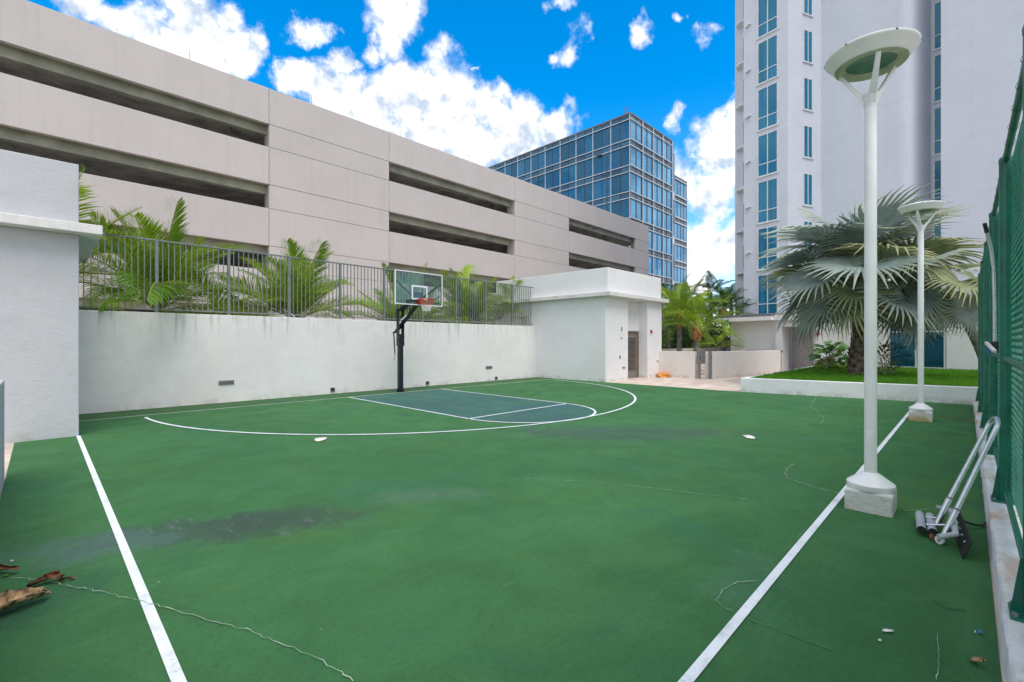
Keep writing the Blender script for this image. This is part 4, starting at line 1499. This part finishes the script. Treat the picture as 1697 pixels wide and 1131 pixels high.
gr['label'] = 'bright green short grass on the raised lawn'
gr['category'] = 'grass'

# ------------------------------------------------------------------ palms
def frond_mesh(seed, L, bend, nleaf, ll, width, mat, twist=.0, stem=.16, droop=.35, vee=.5):
    """coconut style frond lying along +X, bending down with length"""
    rnd = random.Random(seed)
    mb = MB()
    n = 16
    path = []
    ang = 0.0
    p = Vector((0, 0, 0))
    for i in range(n + 1):
        path.append(p.copy())
        ang = -bend * (i / n) ** 1.4
        p = p + Vector((math.cos(ang), 0, math.sin(ang))) * (L / n)
    rad = [.028 * (1 - .88 * i / n) + .003 for i in range(n + 1)]
    mb.tube(path, rad, 5, cap=False)
    nr = len(mb.f)
    for k in range(nleaf):
        tt = stem + (1 - stem) * (k + rnd.random() * .5) / nleaf
        fi = tt * n; i = min(int(fi), n - 1); fr = fi - i
        base = path[i].lerp(path[i + 1], fr)
        d = (path[i + 1] - path[i]).normalized()
        up = Vector((-d.z, 0, d.x))
        size = ll * math.sin(math.pi * (.12 + .86 * tt) ** .85) ** .7 * rnd.uniform(.82, 1.1) + .05
        for s in (-1, 1):
            fwd = .45 + .75 * tt + rnd.uniform(-.12, .12)
            side = Vector((0, s, 0))
            dr = (d * fwd + side * 1.0 + up * (vee + rnd.uniform(-.18, .18))).normalized()
            a = base
            m1 = a + dr * size * .45
            dr2 = (dr + Vector((0, 0, -droop * rnd.uniform(.6, 1.6)))).normalized()
            m2 = m1 + dr2 * size * .33
            dr3 = (dr2 + Vector((0, 0, -droop * 1.3 * rnd.uniform(.5, 1.6)))).normalized()
            e = m2 + dr3 * size * .28
            wv = dr.cross(up).normalized()
            wv = (wv * .6 + d * .8).normalized() * width
            o0 = len(mb.v)
            mb.v += [tuple(a - wv * .35), tuple(a + wv * .35), tuple(m1 - wv), tuple(m1 + wv), tuple(m2 - wv * .75), tuple(m2 + wv * .75), tuple(e)]
            mb.f += [(o0, o0 + 1, o0 + 3, o0 + 2), (o0 + 2, o0 + 3, o0 + 5, o0 + 4), (o0 + 4, o0 + 5, o0 + 6)]
    me = mb.mesh('frond', mat, 180)
    me.materials.append(M['rachis'])
    idx = np.zeros(len(me.polygons), dtype=np.int32); idx[:nr] = 1
    me.polygons.foreach_set('material_index', idx)
    return me


FR = [frond_mesh(1, 2.8, .5, 84, .85, .0185, M['frond'], droop=.14, stem=.10, vee=.35), frond_mesh(2, 3.0, .95, 90, .95, .0185, M['frond'], droop=.24, stem=.12, vee=.3),
      frond_mesh(3, 2.7, .25, 80, .72, .0185, M['frond'], droop=.08, stem=.10, vee=.55), frond_mesh(4, 3.1, 1.4, 90, 1.0, .0185, M['frond'], droop=.38, stem=.12, vee=.2),
      frond_mesh(14, 2.9, .8, 84, .9, .0185, M['frond'], droop=.3, stem=.10, vee=.1)]
FD_ = [frond_mesh(5, 3.0, 1.0, 60, .85, .022, M['fronddark'], droop=.35), frond_mesh(6, 3.2, 1.6, 60, .9, .022, M['fronddark'], droop=.5), frond_mesh(7, 2.8, .5, 54, .8, .022, M['fronddark'], droop=.2)]
FB = [frond_mesh(8, 3.0, 1.0, 60, .85, .022, M['frond'], droop=.35), frond_mesh(9, 3.2, 1.6, 60, .9, .022, M['frond'], droop=.5), frond_mesh(10, 2.8, .5, 54, .8, .022, M['frond'], droop=.2)]


def feather_palm(loc, zc, fronds, label, name, group, nfr, seed, scale=1.0, trunk_r=.11, boot=False, pitch=(20, 80), az0=None, lean=(0, 0), trunk='trunkgrey', spread=None):
    rnd = random.Random(seed)
    t = thing(name, label, 'palm tree', group, (loc[0], loc[1], loc[2] if len(loc) > 2 else 0))
    z0 = 0
    pts, rs = [], []
    for i in range(7):
        k = i / 6
        pts.append((lean[0] * k * k, lean[1] * k * k, z0 + zc * k)); rs.append(trunk_r * (1.25 - .35 * k))
    MB().tube(pts, rs, 10).build('trunk', M[trunk], t, smooth=60)
    top = Vector(pts[-1])
    if boot:
        mb = MB()
        n = 12; vs, fs = [], []
        for i, (rr, zz) in enumerate(((trunk_r * .95, -.55), (trunk_r * 1.9, -.35), (trunk_r * 2.2, -.1), (trunk_r * 1.6, .15), (trunk_r * .8, .35))):
            for k in range(n):
                a = 2 * math.pi * k / n
                q_ = rr * (1 + rnd.uniform(-.22, .22))
                vs.append((top.x + q_ * math.cos(a), top.y + q_ * math.sin(a), top.z + zz + rnd.uniform(-.05, .05)))
        for i in range(4):
            for k in range(n):
                fs.append((i * n + k, i * n + (k + 1) % n, (i + 1) * n + (k + 1) % n, (i + 1) * n + k))
        mb.add(vs, fs).build('crown_fibre', M['boot'], t)
    for k in range(nfr):
        az = (az0 if az0 is not None else 0) + (2 * math.pi * (k * .381966)) + rnd.uniform(-.2, .2)
        if spread is not None:
            az = spread[0] + (spread[1] - spread[0]) * ((k * .618) % 1)
        pt = R(pitch[1] + (pitch[0] - pitch[1]) * (k / max(1, nfr - 1)) ** .8 + rnd.uniform(-6, 6))
        me = fronds[rnd.randrange(len(fronds))]
        s = scale * rnd.uniform(.82, 1.12)
        o = inst('frond', me, t, top + Vector((0, 0, rnd.uniform(-.05, .15))), None, s)
        o.rotation_mode = 'XYZ'
        o.rotation_euler = (rnd.uniform(-.35, .35), -pt, az)
        o.rotation_euler = (Matrix.Rotation(az, 3, 'Z') @ Matrix.Rotation(-pt, 3, 'Y') @ Matrix.Rotation(rnd.uniform(-.4, .4), 3, 'X')).to_euler()
    return t


def wallpalm(u, Y):
    a = (u - 848.5) / 768.7
    Z = Y / (-a * cs + sn)
    p = wp(u, Z, 500)
    return (p.x, p.y)


gname = 'young palms behind the railing'
feather_palm(wallpalm(262, 16.8), 2.55, FR, 'large young palm behind the railing, nearest the left block', 'coconut_palm', gname, 27, 31, 1.06, pitch=(24, 90), az0=.6)
feather_palm(wallpalm(492, 16.9), 2.5, FR, 'bushy young palm behind the railing left of the hoop', 'coconut_palm', gname, 25, 32, .95, pitch=(24, 90), az0=1.7)
feather_palm(wallpalm(668, 17.2), 2.2, FR, 'small young palm partly hidden behind the backboard', 'coconut_palm', gname, 22, 33, .95, pitch=(20, 86), az0=2.4)
feather_palm(wallpalm(775, 17.0), 2.4, FR, 'young palm behind the railing just right of the backboard', 'coconut_palm', gname, 26, 34, 1.0, pitch=(24, 90), az0=.3)
feather_palm(wallpalm(850, 17.1), 2.3, FR, 'young palm behind the railing next to the equipment room', 'coconut_palm', gname, 25, 35, .95, pitch=(24, 90), az0=3.0)
feather_palm(wallpalm(75, 17.3), 3.5, FR, 'palm mostly hidden behind the pale left block', 'coconut_palm', gname, 16, 36, 1.05, pitch=(0, 75), az0=0)
feather_palm(wallpalm(392, 18.6), 1.9, FR, 'low palm with yellowing fronds between the two left palms', 'coconut_palm', gname, 14, 37, .9, pitch=(15, 60), az0=1)

gname = 'palms beyond the gate'
def far(u, Z): return tuple(wp(u, Z, 560))[:2]
feather_palm(far(1126, 27.5), 3.1, FB, 'bright green palm with orange fibre collar left of the gate gap', 'fibre_collar_palm', gname, 15, 41, .92, .13, True, (5, 84), .4)
feather_palm(far(1155, 26.5), 2.3, FB, 'squat bright palm with orange fibre collar behind the gate gap', 'fibre_collar_palm', gname, 14, 42, .92, .15, True, (12, 86), 1.3)
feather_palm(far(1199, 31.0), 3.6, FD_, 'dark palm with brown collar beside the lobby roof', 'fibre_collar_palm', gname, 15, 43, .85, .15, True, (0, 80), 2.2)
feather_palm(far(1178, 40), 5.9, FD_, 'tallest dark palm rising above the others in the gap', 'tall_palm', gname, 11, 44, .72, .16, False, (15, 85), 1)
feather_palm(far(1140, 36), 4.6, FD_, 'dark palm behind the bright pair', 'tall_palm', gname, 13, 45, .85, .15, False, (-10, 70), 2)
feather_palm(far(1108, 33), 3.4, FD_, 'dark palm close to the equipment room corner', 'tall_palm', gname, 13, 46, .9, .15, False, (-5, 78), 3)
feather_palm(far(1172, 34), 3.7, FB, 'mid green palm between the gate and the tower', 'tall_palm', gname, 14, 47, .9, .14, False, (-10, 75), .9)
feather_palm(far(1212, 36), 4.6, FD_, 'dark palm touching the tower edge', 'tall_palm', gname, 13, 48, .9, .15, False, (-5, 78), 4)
feather_palm(far(1188, 29), 1.3, FB, 'low yellow-green palm just over the far wall', 'fibre_collar_palm', gname, 10, 49, .6, .1, False, (10, 75), 5)
feather_palm(far(1120, 40), 5.2, FD_, 'dark palm in front of the glass wing', 'tall_palm', gname, 12, 50, .85, .15, False, (-5, 75), 5)


# dense hedge behind the far wall that reads as one green mass
def hedge():
    rnd = random.Random(77)
    V, Fc = [], []
    for k in range(15000):
        x, y = rnd.uniform(22, 47), rnd.gauss(16.5, 1.0)
        zmax = 3.1 + .7 * math.sin(x * 1.3) + .4 * math.sin(x * 3.1)
        z = rnd.uniform(.2, zmax)
        s = rnd.uniform(.10, .22)
        a = Vector((rnd.gauss(0, 1), rnd.gauss(0, 1), rnd.gauss(0, 1))).normalized()
        b_ = a.orthogonal().normalized() * s * .45
        a = a * s
        c_ = Vector((x, y, z)); o0 = len(V)
        V += [tuple(c_ - a), tuple(c_ + b_), tuple(c_ + a), tuple(c_ - b_)]
        Fc.append((o0, o0 + 1, o0 + 2, o0 + 3))
    mb = MB(); mb.v, mb.f = V, Fc
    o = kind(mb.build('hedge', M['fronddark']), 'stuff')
    o['label'] = 'dense dark hedge filling the gap behind the palms'
    o['category'] = 'hedge'


hedge()


def fan_mesh(seed, Rad, mat, arc=290, nseg=38, petiole=1.2, cup=.25, droop=.35, tilt=35):
    """costapalmate fan: petiole along +X, blade segments pleated and free at the tips"""
    rnd = random.Random(seed)
    mb = MB()
    pet = [Vector((petiole * k / 5, 0, -.06 * petiole * math.sin(math.pi * k / 5 * .5))) for k in range(6)]
    mb.tube(pet, [.035, .03, .026, .023, .02, .017], 5, cap=False)
    npet = len(mb.f)
    hub = pet[-1]
    tipk = [0.0] * len(mb.v)
    for k in range(nseg):
        a0 = R(-arc / 2 + arc * k / nseg); a1 = R(-arc / 2 + arc * (k + 1) / nseg); am = (a0 + a1) / 2
        back = abs(am) / math.pi
        L = Rad * (1.0 - .28 * back) * rnd.uniform(.93, 1.05)
        fuse = .50 - .12 * back + rnd.uniform(-.03, .03)
        dr = droop * rnd.uniform(.6, 1.5)
        hubk = hub + Vector((.10 * Rad * (1 - back), 0, 0))

        def pt(a, rr, lift):
            c_ = cup * (1 - math.cos(a * .9)) * .6
            z_ = rr * (c_ + .05) + lift - dr * max(0, rr / L - .45) ** 2 * L * 1.5 - .22 * (rr / Rad) ** 2 * Rad * max(0, math.cos(a)) * .6
            x_ = hubk.x - hub.x + rr * math.cos(a)
            ct, st_ = math.cos(R(tilt)), math.sin(R(tilt))
            return (hub.x + x_ * ct + z_ * st_, hubk.y + rr * math.sin(a), hub.z - x_ * st_ + z_ * ct)
        st = [(.02, 1.0), (fuse * .55, 1.0), (fuse, 1.0), (fuse + (1 - fuse) * .5, .55), (.97, .08)]
        o0 = len(mb.v)
        for (q_, wdt) in st:
            rr = q_ * L
            hw = (a1 - a0) / 2 * wdt * (fuse / q_ if q_ > fuse else 1) * (1.05 if q_ > fuse else 1.0)
            lift = .030 * Rad * min(1, q_ * 2.2) * (wdt if q_ > fuse else 1)
            mb.v += [pt(am - hw, rr, 0), pt(am, rr, lift), pt(am + hw, rr, 0)]
            tk = max(0, (q_ - .55) / .45) ** 1.5 * rnd.uniform(.2, .75) * (1 if rnd.random() < .75 else 1.3)
            tipk += [tk] * 3
        for i in range(len(st) - 1):
            for j in range(2):
                p_ = o0 + i * 3 + j
                mb.f.append((p_, p_ + 1, p_ + 4, p_ + 3))
    me = mb.mesh('fan', mat)
    me.materials.append(M['petiole'])
    idx = np.zeros(len(me.polygons), dtype=np.int32); idx[:npet] = 1
    me.polygons.foreach_set('material_index', idx)
    at = me.attributes.new('tipk', 'FLOAT', 'POINT')
    at.data.foreach_set('value', np.clip(np.array(tipk, dtype=np.float32), 0, 1))
    return me


FAN = [fan_mesh(1, 1.45, M['fan'], tilt=25), fan_mesh(2, 1.5, M['fan'], 310, 42, 1.3, .35, .3, 40), fan_mesh(3, 1.35, M['fan'], 270, 36, 1.25, .15, .4, 55), fan_mesh(4, 1.5, M['fan'], 300, 40, 1.3, .5, .25, 48)]
FANG = [fan_mesh(5, 1.35, M['fangreen'], 290, 38, 1.1, .3, .5), fan_mesh(6, 1.4, M['fangreen'], 280, 38, 1.0, .2, .6)]


def fan_palm(loc, zc, label, name, nf, seed, scale, tr, lean=(0, 0), pitch=(-35, 78), trunk='trunk', green=.18, booted=True, pet_s=1.0):
    rnd = random.Random(seed)
    t = thing(name, label, 'palm tree', None, loc)
    pts, rs = [], []
    for i in range(9):
        k = i / 8
        pts.append((lean[0] * k ** 1.4, lean[1] * k ** 1.4, zc * k)); rs.append(tr * (1.35 - .5 * min(1, k * 2)) if booted else tr * (1.1 - .25 * k))
    mb = MB()
    # ringed trunk
    ring, rr_ = [], []
    for i in range(33):
        k = i / 32
        j = min(int(k * 8), 7); f_ = k * 8 - j
        p = Vector(pts[j]).lerp(Vector(pts[j + 1]), f_)
        ring.append(p); rr_.append((rs[j] + (rs[j + 1] - rs[j]) * f_) * (1.05 if i % 2 else .96) * rnd.uniform(.97, 1.03))
    mb.tube(ring, rr_, 14).build('trunk', M[trunk], t, smooth=70)
    top = Vector(pts[-1])
    if booted:
        for k in range(44):                                   # old leaf bases at the foot and under the crown
            low = k < 34
            a = k * 2.4; zz = (.02 + .9 * (k / 34)) if low else (zc - .1 - .55 * ((k - 34) / 10))
            r0 = tr * (1.35 - .5 * min(1, zz / zc * 2)) * .96 if low else tr * .85
            d_ = Vector((math.cos(a), math.sin(a), 0)); s_ = Vector((-d_.y, d_.x, 0))
            kx = zz / zc
            c0 = d_ * r0 + Vector((lean[0] * kx, lean[1] * kx, zz))
            c1 = c0 + d_ * .07 + Vector((0, 0, .16 if low else .34))
            MB().add([c0 - s_ * .09, c0 + s_ * .09, c1 + s_ * .045, c1 - s_ * .045, c0 - s_ * .09 - d_ * .06, c0 + s_ * .09 - d_ * .06, c1 + s_ * .045 - d_ * .05, c1 - s_ * .045 - d_ * .05],
                     [(0, 1, 2, 3), (7, 6, 5, 4), (3, 2, 6, 7), (1, 5, 6, 2), (0, 3, 7, 4), (0, 4, 5, 1)]).build('leaf_base', M['bootdark' if low else 'petiole'], t)
    for k in range(nf):
        az = k * 2.39996 + rnd.uniform(-.25, .25)
        q_ = (k + .5) / nf
        pt_ = R(pitch[1] + (pitch[0] - pitch[1]) * q_ ** .85 + rnd.uniform(-8, 8))
        me = FANG[rnd.randrange(2)] if rnd.random() < green else FAN[rnd.randrange(4)]
        s = scale * rnd.uniform(.9, 1.08) * (1.0 + .42 * math.sin(pt_))
        o = inst('fan', me, t, top + Vector((0, 0, rnd.uniform(-.15, .1))), None, s)
        tip = R(rnd.uniform(-10, 30))
        o.rotation_euler = (Matrix.Rotation(az, 3, 'Z') @ Matrix.Rotation(-pt_, 3, 'Y') @ Matrix.Rotation(rnd.uniform(-.5, .5), 3, 'X')).to_euler()
    return t


pb = gz(1428, 622, .44)
fan_palm((pb.x, pb.y, .42), 3.0, 'large silvery fan palm standing on the raised lawn', 'silver_fan_palm', 40, 51, 1.2, .34, (.05, .1), (-17, 86))
pb = wp(1640, 15.6, 600)
fan_palm((pb.x, pb.y, .42), 3.0, 'smaller leaning fan palm at the fence end of the lawn', 'silver_fan_palm', 15, 57, .85, .14, (-1.05, 1.0), (-50, 60), 'trunkgrey', .25, False)

# ------------------------------------------------------------------ shrubs on the lawn
def split_leaf(seed):
    rnd = random.Random(seed)
    mb = MB()
    n = 9
    mid = [Vector((.34 * k / n, 0, .05 * math.sin(math.pi * k / n) - .10 * (k / n) ** 2)) for k in range(n + 1)]
    mb.tube([Vector((-.45, 0, -.38)), Vector((-.2, 0, -.13)), mid[0]], .007, 4, cap=False)
    for k in range(n):
        wdt = .19 * math.sin(math.pi * (k + 1.0) / (n + 1.5)) ** .7
        for s in (-1, 1):
            a, b_ = mid[k], mid[k].lerp(mid[k + 1], .82)
            e1_ = a + Vector((.05, s * wdt, -.05 + rnd.uniform(-.02, .02))); e2_ = b_ + Vector((.06, s * wdt * .92, -.06 + rnd.uniform(-.02, .02)))
            o0 = len(mb.v)
            mb.v += [tuple(a), tuple(b_), tuple(e2_), tuple(e1_)]
            mb.f.append((o0, o0 + 1, o0 + 2, o0 + 3))
    return mb.mesh('leaf', M['monstera'])


def blade_leaf(mat, L, w_):
    mb = MB()
    n = 5
    vs = []
    for k in range(n + 1):
        q_ = k / n
        hw = w_ * math.sin(math.pi * (.08 + .9 * q_)) ** .8
        z_ = .35 * L * q_ - .45 * L * q_ * q_
        vs += [(L * q_, -hw, z_ + .15 * hw), (L * q_, 0, z_), (L * q_, hw, z_ + .15 * hw)]
    fs = []
    for k in range(n):
        for j in range(2):
            p_ = k * 3 + j
            fs.append((p_, p_ + 3, p_ + 4, p_ + 1))
    mb.add(vs, fs)
    return mb.mesh('leaf', mat)


SL = [split_leaf(k) for k in range(3)]
CL = [blade_leaf(M['croton'], .24, .035), blade_leaf(M['monstera'], .22, .03)]


def shrub(u, v, label, meshes, n, h, rad, seed, size, name, lo=.15):
    rnd = random.Random(seed)
    p = gz(u, v, .44)
    t = thing(name, label, 'shrub', 'shrubs by the lobby', (p.x, p.y, .43))
    mb = MB()
    for k in range(5):
        a = k * 1.256
        mb.tube([(0, 0, -.02), (math.cos(a) * rad * .3, math.sin(a) * rad * .3, h * .5), (math.cos(a) * rad * .6, math.sin(a) * rad * .6, h * .85)], [.016, .012, .006], 5)
    mb.build('stem', M['petiole'], t)
    for k in range(n):
        az = k * 2.4; q_ = (k + .5) / n
        hh = h * (lo + (1 - lo) * q_)
        rr = rad * (.95 - .6 * q_) * rnd.uniform(.5, 1.1)
        s = size * rnd.uniform(.75, 1.2)
        o = inst('leaf', meshes[rnd.randrange(len(meshes))], t, (math.cos(az) * rr, math.sin(az) * rr, hh), None, s)
        o.rotation_euler = (Matrix.Rotation(az, 3, 'Z') @ Matrix.Rotation(-R(rnd.uniform(-15, 60) * (.4 + q_)), 3, 'Y') @ Matrix.Rotation(rnd.uniform(-.5, .5), 3, 'X')).to_euler()


shrub(1376, 612, 'split-leaf shrub with glossy green leaves right of the lobby doorway', SL, 30, 1.15, .55, 61, 1.35, 'split_leaf_shrub')
shrub(1368, 614, 'low reddish croton in front of the split-leaf shrub', CL[:1], 55, .55, .45, 62, 1.0, 'croton_shrub')
shrub(1398, 611, 'thin reddish croton between the split-leaf shrub and the palm trunk', CL, 40, .75, .38, 63, .9, 'croton_shrub')
shrub(1466, 624, 'brownish croton just right of the big palm trunk', CL[:1], 90, 1.15, .38, 64, 1.0, 'croton_shrub')
shrub(1478, 622, 'small green tuft at the foot of the brownish croton', CL[1:], 26, .4, .25, 65, .9, 'grass_tuft', .05)
p = gz(1602, 613, .44)
t = thing('vent_pipe', 'thin white vent pipe on the lawn against the lobby wall', 'pipe', None, (p.x, p.y, .43))
MB().tube([(0, 0, 0), (0, 0, .30)], .03, 8).build('pipe', M['white'], t, smooth=50)
MB().lathe([(.045, .30), (.045, .36), (0, .38)], n=8).build('cap', M['darkgrey'], t)

# ------------------------------------------------------------------ squeegee trolley leaning on the fence
t = thing('court_squeegee', 'aluminium roller squeegee with long U handle leaning on the fence', 'squeegee')
a0, a1 = Vector((5.30, .13, .10)), Vector((5.66, -.165, .93))
b0, b1 = Vector((5.60, .18, .11)), Vector((5.95, -.13, .93))
ax = (a1 - a0).normalized()
arc_ = []
for k in range(0, 13):
    q_ = math.pi * k / 12
    c_ = (a1 + b1) / 2; hx = (b1 - a1) / 2
    arc_.append(c_ - hx * math.cos(q_) + ax * .10 * math.sin(q_))
MB().tube([a0 + ax * .18] + arc_ + [b0 + ax * .18], .018, 12).build('handle', M['metal'], t, smooth=50)
for q_ in (a0, b0):
    MB().tube([q_ - ax * .06, q_ + ax * .20], .0225, 12).build('socket', M['metal'], t, smooth=50)
    MB().tube([q_ + ax * .196, q_ + ax * .212], .0245, 12).build('ring', M['grey'], t, smooth=50)
for dy in (0, .072):
    ro = MB().tube([(5.33, .285 - dy, .062), (5.80, .325 - dy, .062)], .032, 16).build('roller', M['foam'], t, smooth=50)
    MB().tube([(5.322, .284 - dy, .062), (5.3298, .2847 - dy, .062)], .0315, 16).build('end_cap', M['black'], ro, smooth=50)
MB().tube([(5.42, .26, .085), (5.44, .13, .11)], .012, 8).build('strut', M['metal'], t, smooth=50)
MB().tube([(5.66, .27, .085), (5.62, .16, .11)], .012, 8).build('strut', M['metal'], t, smooth=50)
MB().tube([(5.10, .17, .10), (5.17, .07, .13), (5.45, .085, .15), (5.80, .11, .15), (5.93, .20, .12)], .022, 12).build('blade_frame', M['foam'], t, smooth=50)
wv = MB().lathe([(.030, -.014), (.034, -.008), (.034, .008), (.030, .014)], n=20).build('wheel', M['white'], t, smooth=40)
wv.location = (5.235, .165, .036); wv.rotation_euler = (R(90), 0, R(60))
MB().lathe([(.011, -.017), (.011, .017)], n=12).build('wheel_hub', M['grey'], wv)
bl = MB().obox((5.47, .045, .078), (.47, .045, 0), (-.0003, .004, 0), (.004, -.028, .074)).build('rubber_blade', M['black'], t, bevel=.002)
for k in range(6):
    q_ = Vector((5.05 + k * .165, .012 + k * .0158, .12))
    MB().lathe([(.010, 0), (.008, .006), (0, .007)], n=8).build('rivet', M['metal'], bl).location = q_ + Vector((-.01, .006, .006))
    bl.children[-1].rotation_euler = (R(60), 0, R(-40))
MB().tube([(5.26, .16, .035), (5.30, .21, .025), (5.38, .23, .03)], [.02, .026, .016], 8).build('rusty_bracket', M['dryred'], t, smooth=50)
MB().tube([(5.72, .06, .11), (5.85, -.02, .05), (5.97, -.09, .02), (6.08, -.115, .022)], .010, 8).build('strap', M['black'], t, smooth=50)

# squeegee pole hung on the fence
t = thing('hanging_squeegee', 'bent aluminium squeegee pole hanging on the green fence', 'squeegee')
ZZ = 4.75
pts = [wp(1648.5, ZZ, 566), wp(1648, ZZ, 500), wp(1646.5, ZZ, 445), wp(1643, ZZ, 415), wp(1635.5, ZZ, 386)]
MB().tube(pts, .0145, 12).build('pole', M['metal'], t, smooth=50)
MB().tube([wp(1635.6, ZZ, 386.5), wp(1631.5, ZZ, 370)], .0165, 10).build('grip', M['black'], t, smooth=50)
q0 = wp(1648.5, ZZ, 566)
MB().obox(q0 + Vector((-.02, .0, -.055)), Vector((.055, .03, 0)), Vector((-.012, .02, 0)), Vector((0, 0, .05))).build('head', M['black'], t, bevel=.008)
MB().obox(q0 + Vector((-.055, .03, -.06)), Vector((.065, .03, .045)), Vector((-.008, .014, 0)), Vector((-.006, 0, .014))).build('foam_strip', M['paper'], t, bevel=.004)
M['rope'] = plain('blue_rope', (.03, .17, .33), .8)
mb = MB()
for k in range(3):
    pts = [q0 + Vector((.07 * math.cos(a + k), .06 * math.sin(a + k), -.09 + .028 * math.sin(2 * a + k))) for a in np.linspace(0, 2 * math.pi, 14)]
    mb.tube(pts, .007, 5, cap=False)
mb.build('rope_tie', M['rope'], t)

# ------------------------------------------------------------------ left edge low wall
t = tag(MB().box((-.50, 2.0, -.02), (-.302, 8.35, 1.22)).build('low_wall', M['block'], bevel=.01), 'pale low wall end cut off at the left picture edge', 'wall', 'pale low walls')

# ------------------------------------------------------------------ litter
def husk(u0, v0_, u1, v1_, rad, mat, label, seed, arch=.03, name='dry_leaf'):
    """curled gutter-shaped dry palm sheath lying on the court"""
    rnd = random.Random(seed)
    p, q_ = gz(u0, v0_), gz(u1, v1_)
    d = q_ - p; L = d.length; d.normalize(); s = Vector((-d.y, d.x, 0))
    n, m_ = 12, 8
    vs, fs = [], []
    for i in range(n + 1):
        k = i / n
        r_ = rad * (math.sin(math.pi * (.10 + .86 * k)) ** .6) * rnd.uniform(.85, 1.15)
        c_ = p + d * L * k + s * .02 * math.sin(4 * k + seed) + Vector((0, 0, .012 + arch * math.sin(math.pi * k) + .03 * k * k))
        for j in range(m_ + 1):
            a = R(200 + 200 * j / m_) + .5 * math.sin(2 * k + seed)
            vs.append(c_ + s * r_ * math.cos(a) * 1.0 + Vector((0, 0, r_ * (math.sin(a) * .75 + .78))) + Vector((rnd.uniform(-1, 1), rnd.uniform(-1, 1), rnd.uniform(-.5, .5))) * (.004 + .012 * abs(2 * k - 1) ** 3))
    for i in range(n):
        for j in range(m_):
            o_ = i * (m_ + 1) + j
            fs.append((o_, o_ + 1, o_ + m_ + 2, o_ + m_ + 1))
    mb = MB().add(vs, fs)
    o = mb.build(name, M[mat], smooth=60)
    sm = o.modifiers.new('thick', 'SOLIDIFY'); sm.thickness = .004
    tag(o, label, 'dry leaf', 'dry leaves')
    return o


husk(-40, 1030, 80, 996, .075, 'dry', 'large curled tan palm sheath at the left edge', 3, .02)
husk(50, 973, 100, 968, .038, 'dryred', 'reddish brown dry leaf with thin stalk', 5, .01)
lf = bpy.data.objects[-1] if False else None
p0, p1 = gz(96, 967), gz(124, 961)
husk(-25, 948, 32, 951, .022, 'dryred', 'narrow brown dry leaf sliver at the left edge', 8, .01)
st = MB().tube([p0 + Vector((0, 0, .02)), (p0 + p1) / 2 + Vector((0, 0, .026)), p1 + Vector((0, 0, .012))], [.012, .008, .010], 6).build('stalk', M['dryred'], smooth=50)
for o in list(bpy.data.objects):
    if o.get('label') == 'reddish brown dry leaf with thin stalk':
        st.parent = o
husk(1611, 1098, 1629, 1108, .016, 'dry', 'small dead leaf on a damp spot near the kerb', 9, .004)


def scrap(u, v, w_, h_, mat, label, seed, cat='litter', rot=0.0, name='litter_scrap', lift=.012):
    rnd = random.Random(seed)
    p = gz(u, v)
    n = 9
    ring = []
    for k in range(n):
        a = 2 * math.pi * k / n
        q_ = 1 + rnd.uniform(-.25, .25)
        x_, y_ = w_ * math.cos(a) * q_, h_ * math.sin(a) * q_
        ring.append((p.x + x_ * math.cos(rot) - y_ * math.sin(rot), p.y + x_ * math.sin(rot) + y_ * math.cos(rot), .013 + rnd.uniform(0, lift)))
    mb = MB().add([(p.x, p.y, .016 + lift)] + ring, [(0, k + 1, (k + 1) % n + 1) for k in range(n)])
    o = mb.build(name, M[mat], smooth=60)
    sm = o.modifiers.new('thick', 'SOLIDIFY'); sm.thickness = .003
    return tag(o, label, cat, 'litter on the court')


scrap(1472, 1049, .036, .013, 'paper', 'torn white paper scrap near the right front corner', 1, rot=-.9, lift=.003)
scrap(1458, 1065, .010, .008, 'paper', 'tiny white speck beside the paper scrap', 2, lift=.003)
scrap(530, 729, .17, .10, 'paper', 'flat pale patch marker left of the three point arc', 3, 'court marker', .8, 'court_marker', .004)
scrap(1241, 725, .16, .10, 'paper', 'flat white patch marker toward the planter', 4, 'court marker', .8, 'court_marker', .004)
scrap(9, 957, .022, .014, 'monstera', 'small bright green leaf by the tan palm sheath', 6, 'leaf', .3, 'green_leaf', .006)
scrap(19, 934, .014, .010, 'paper', 'small white chip above the narrow leaf sliver', 7)
scrap(1624, 1052, .02, .014, 'rope', 'small crumpled blue scrap near the kerb', 8, rot=.5)
scrap(1616, 1053, .007, .006, 'paper', 'white crumb beside the blue scrap', 9)
cp = [gz(u, v) + Vector((0, 0, .014)) for u, v in ((1548, 994), (1553, 999), (1556, 1003), (1568, 1010), (1580, 1013), (1592, 1014), (1599, 1013))]
o = MB().tube(cp, .0035, 6).build('cord_piece', M['green'], smooth=50)
tag(o, 'short piece of dark green cord on the court', 'cord')
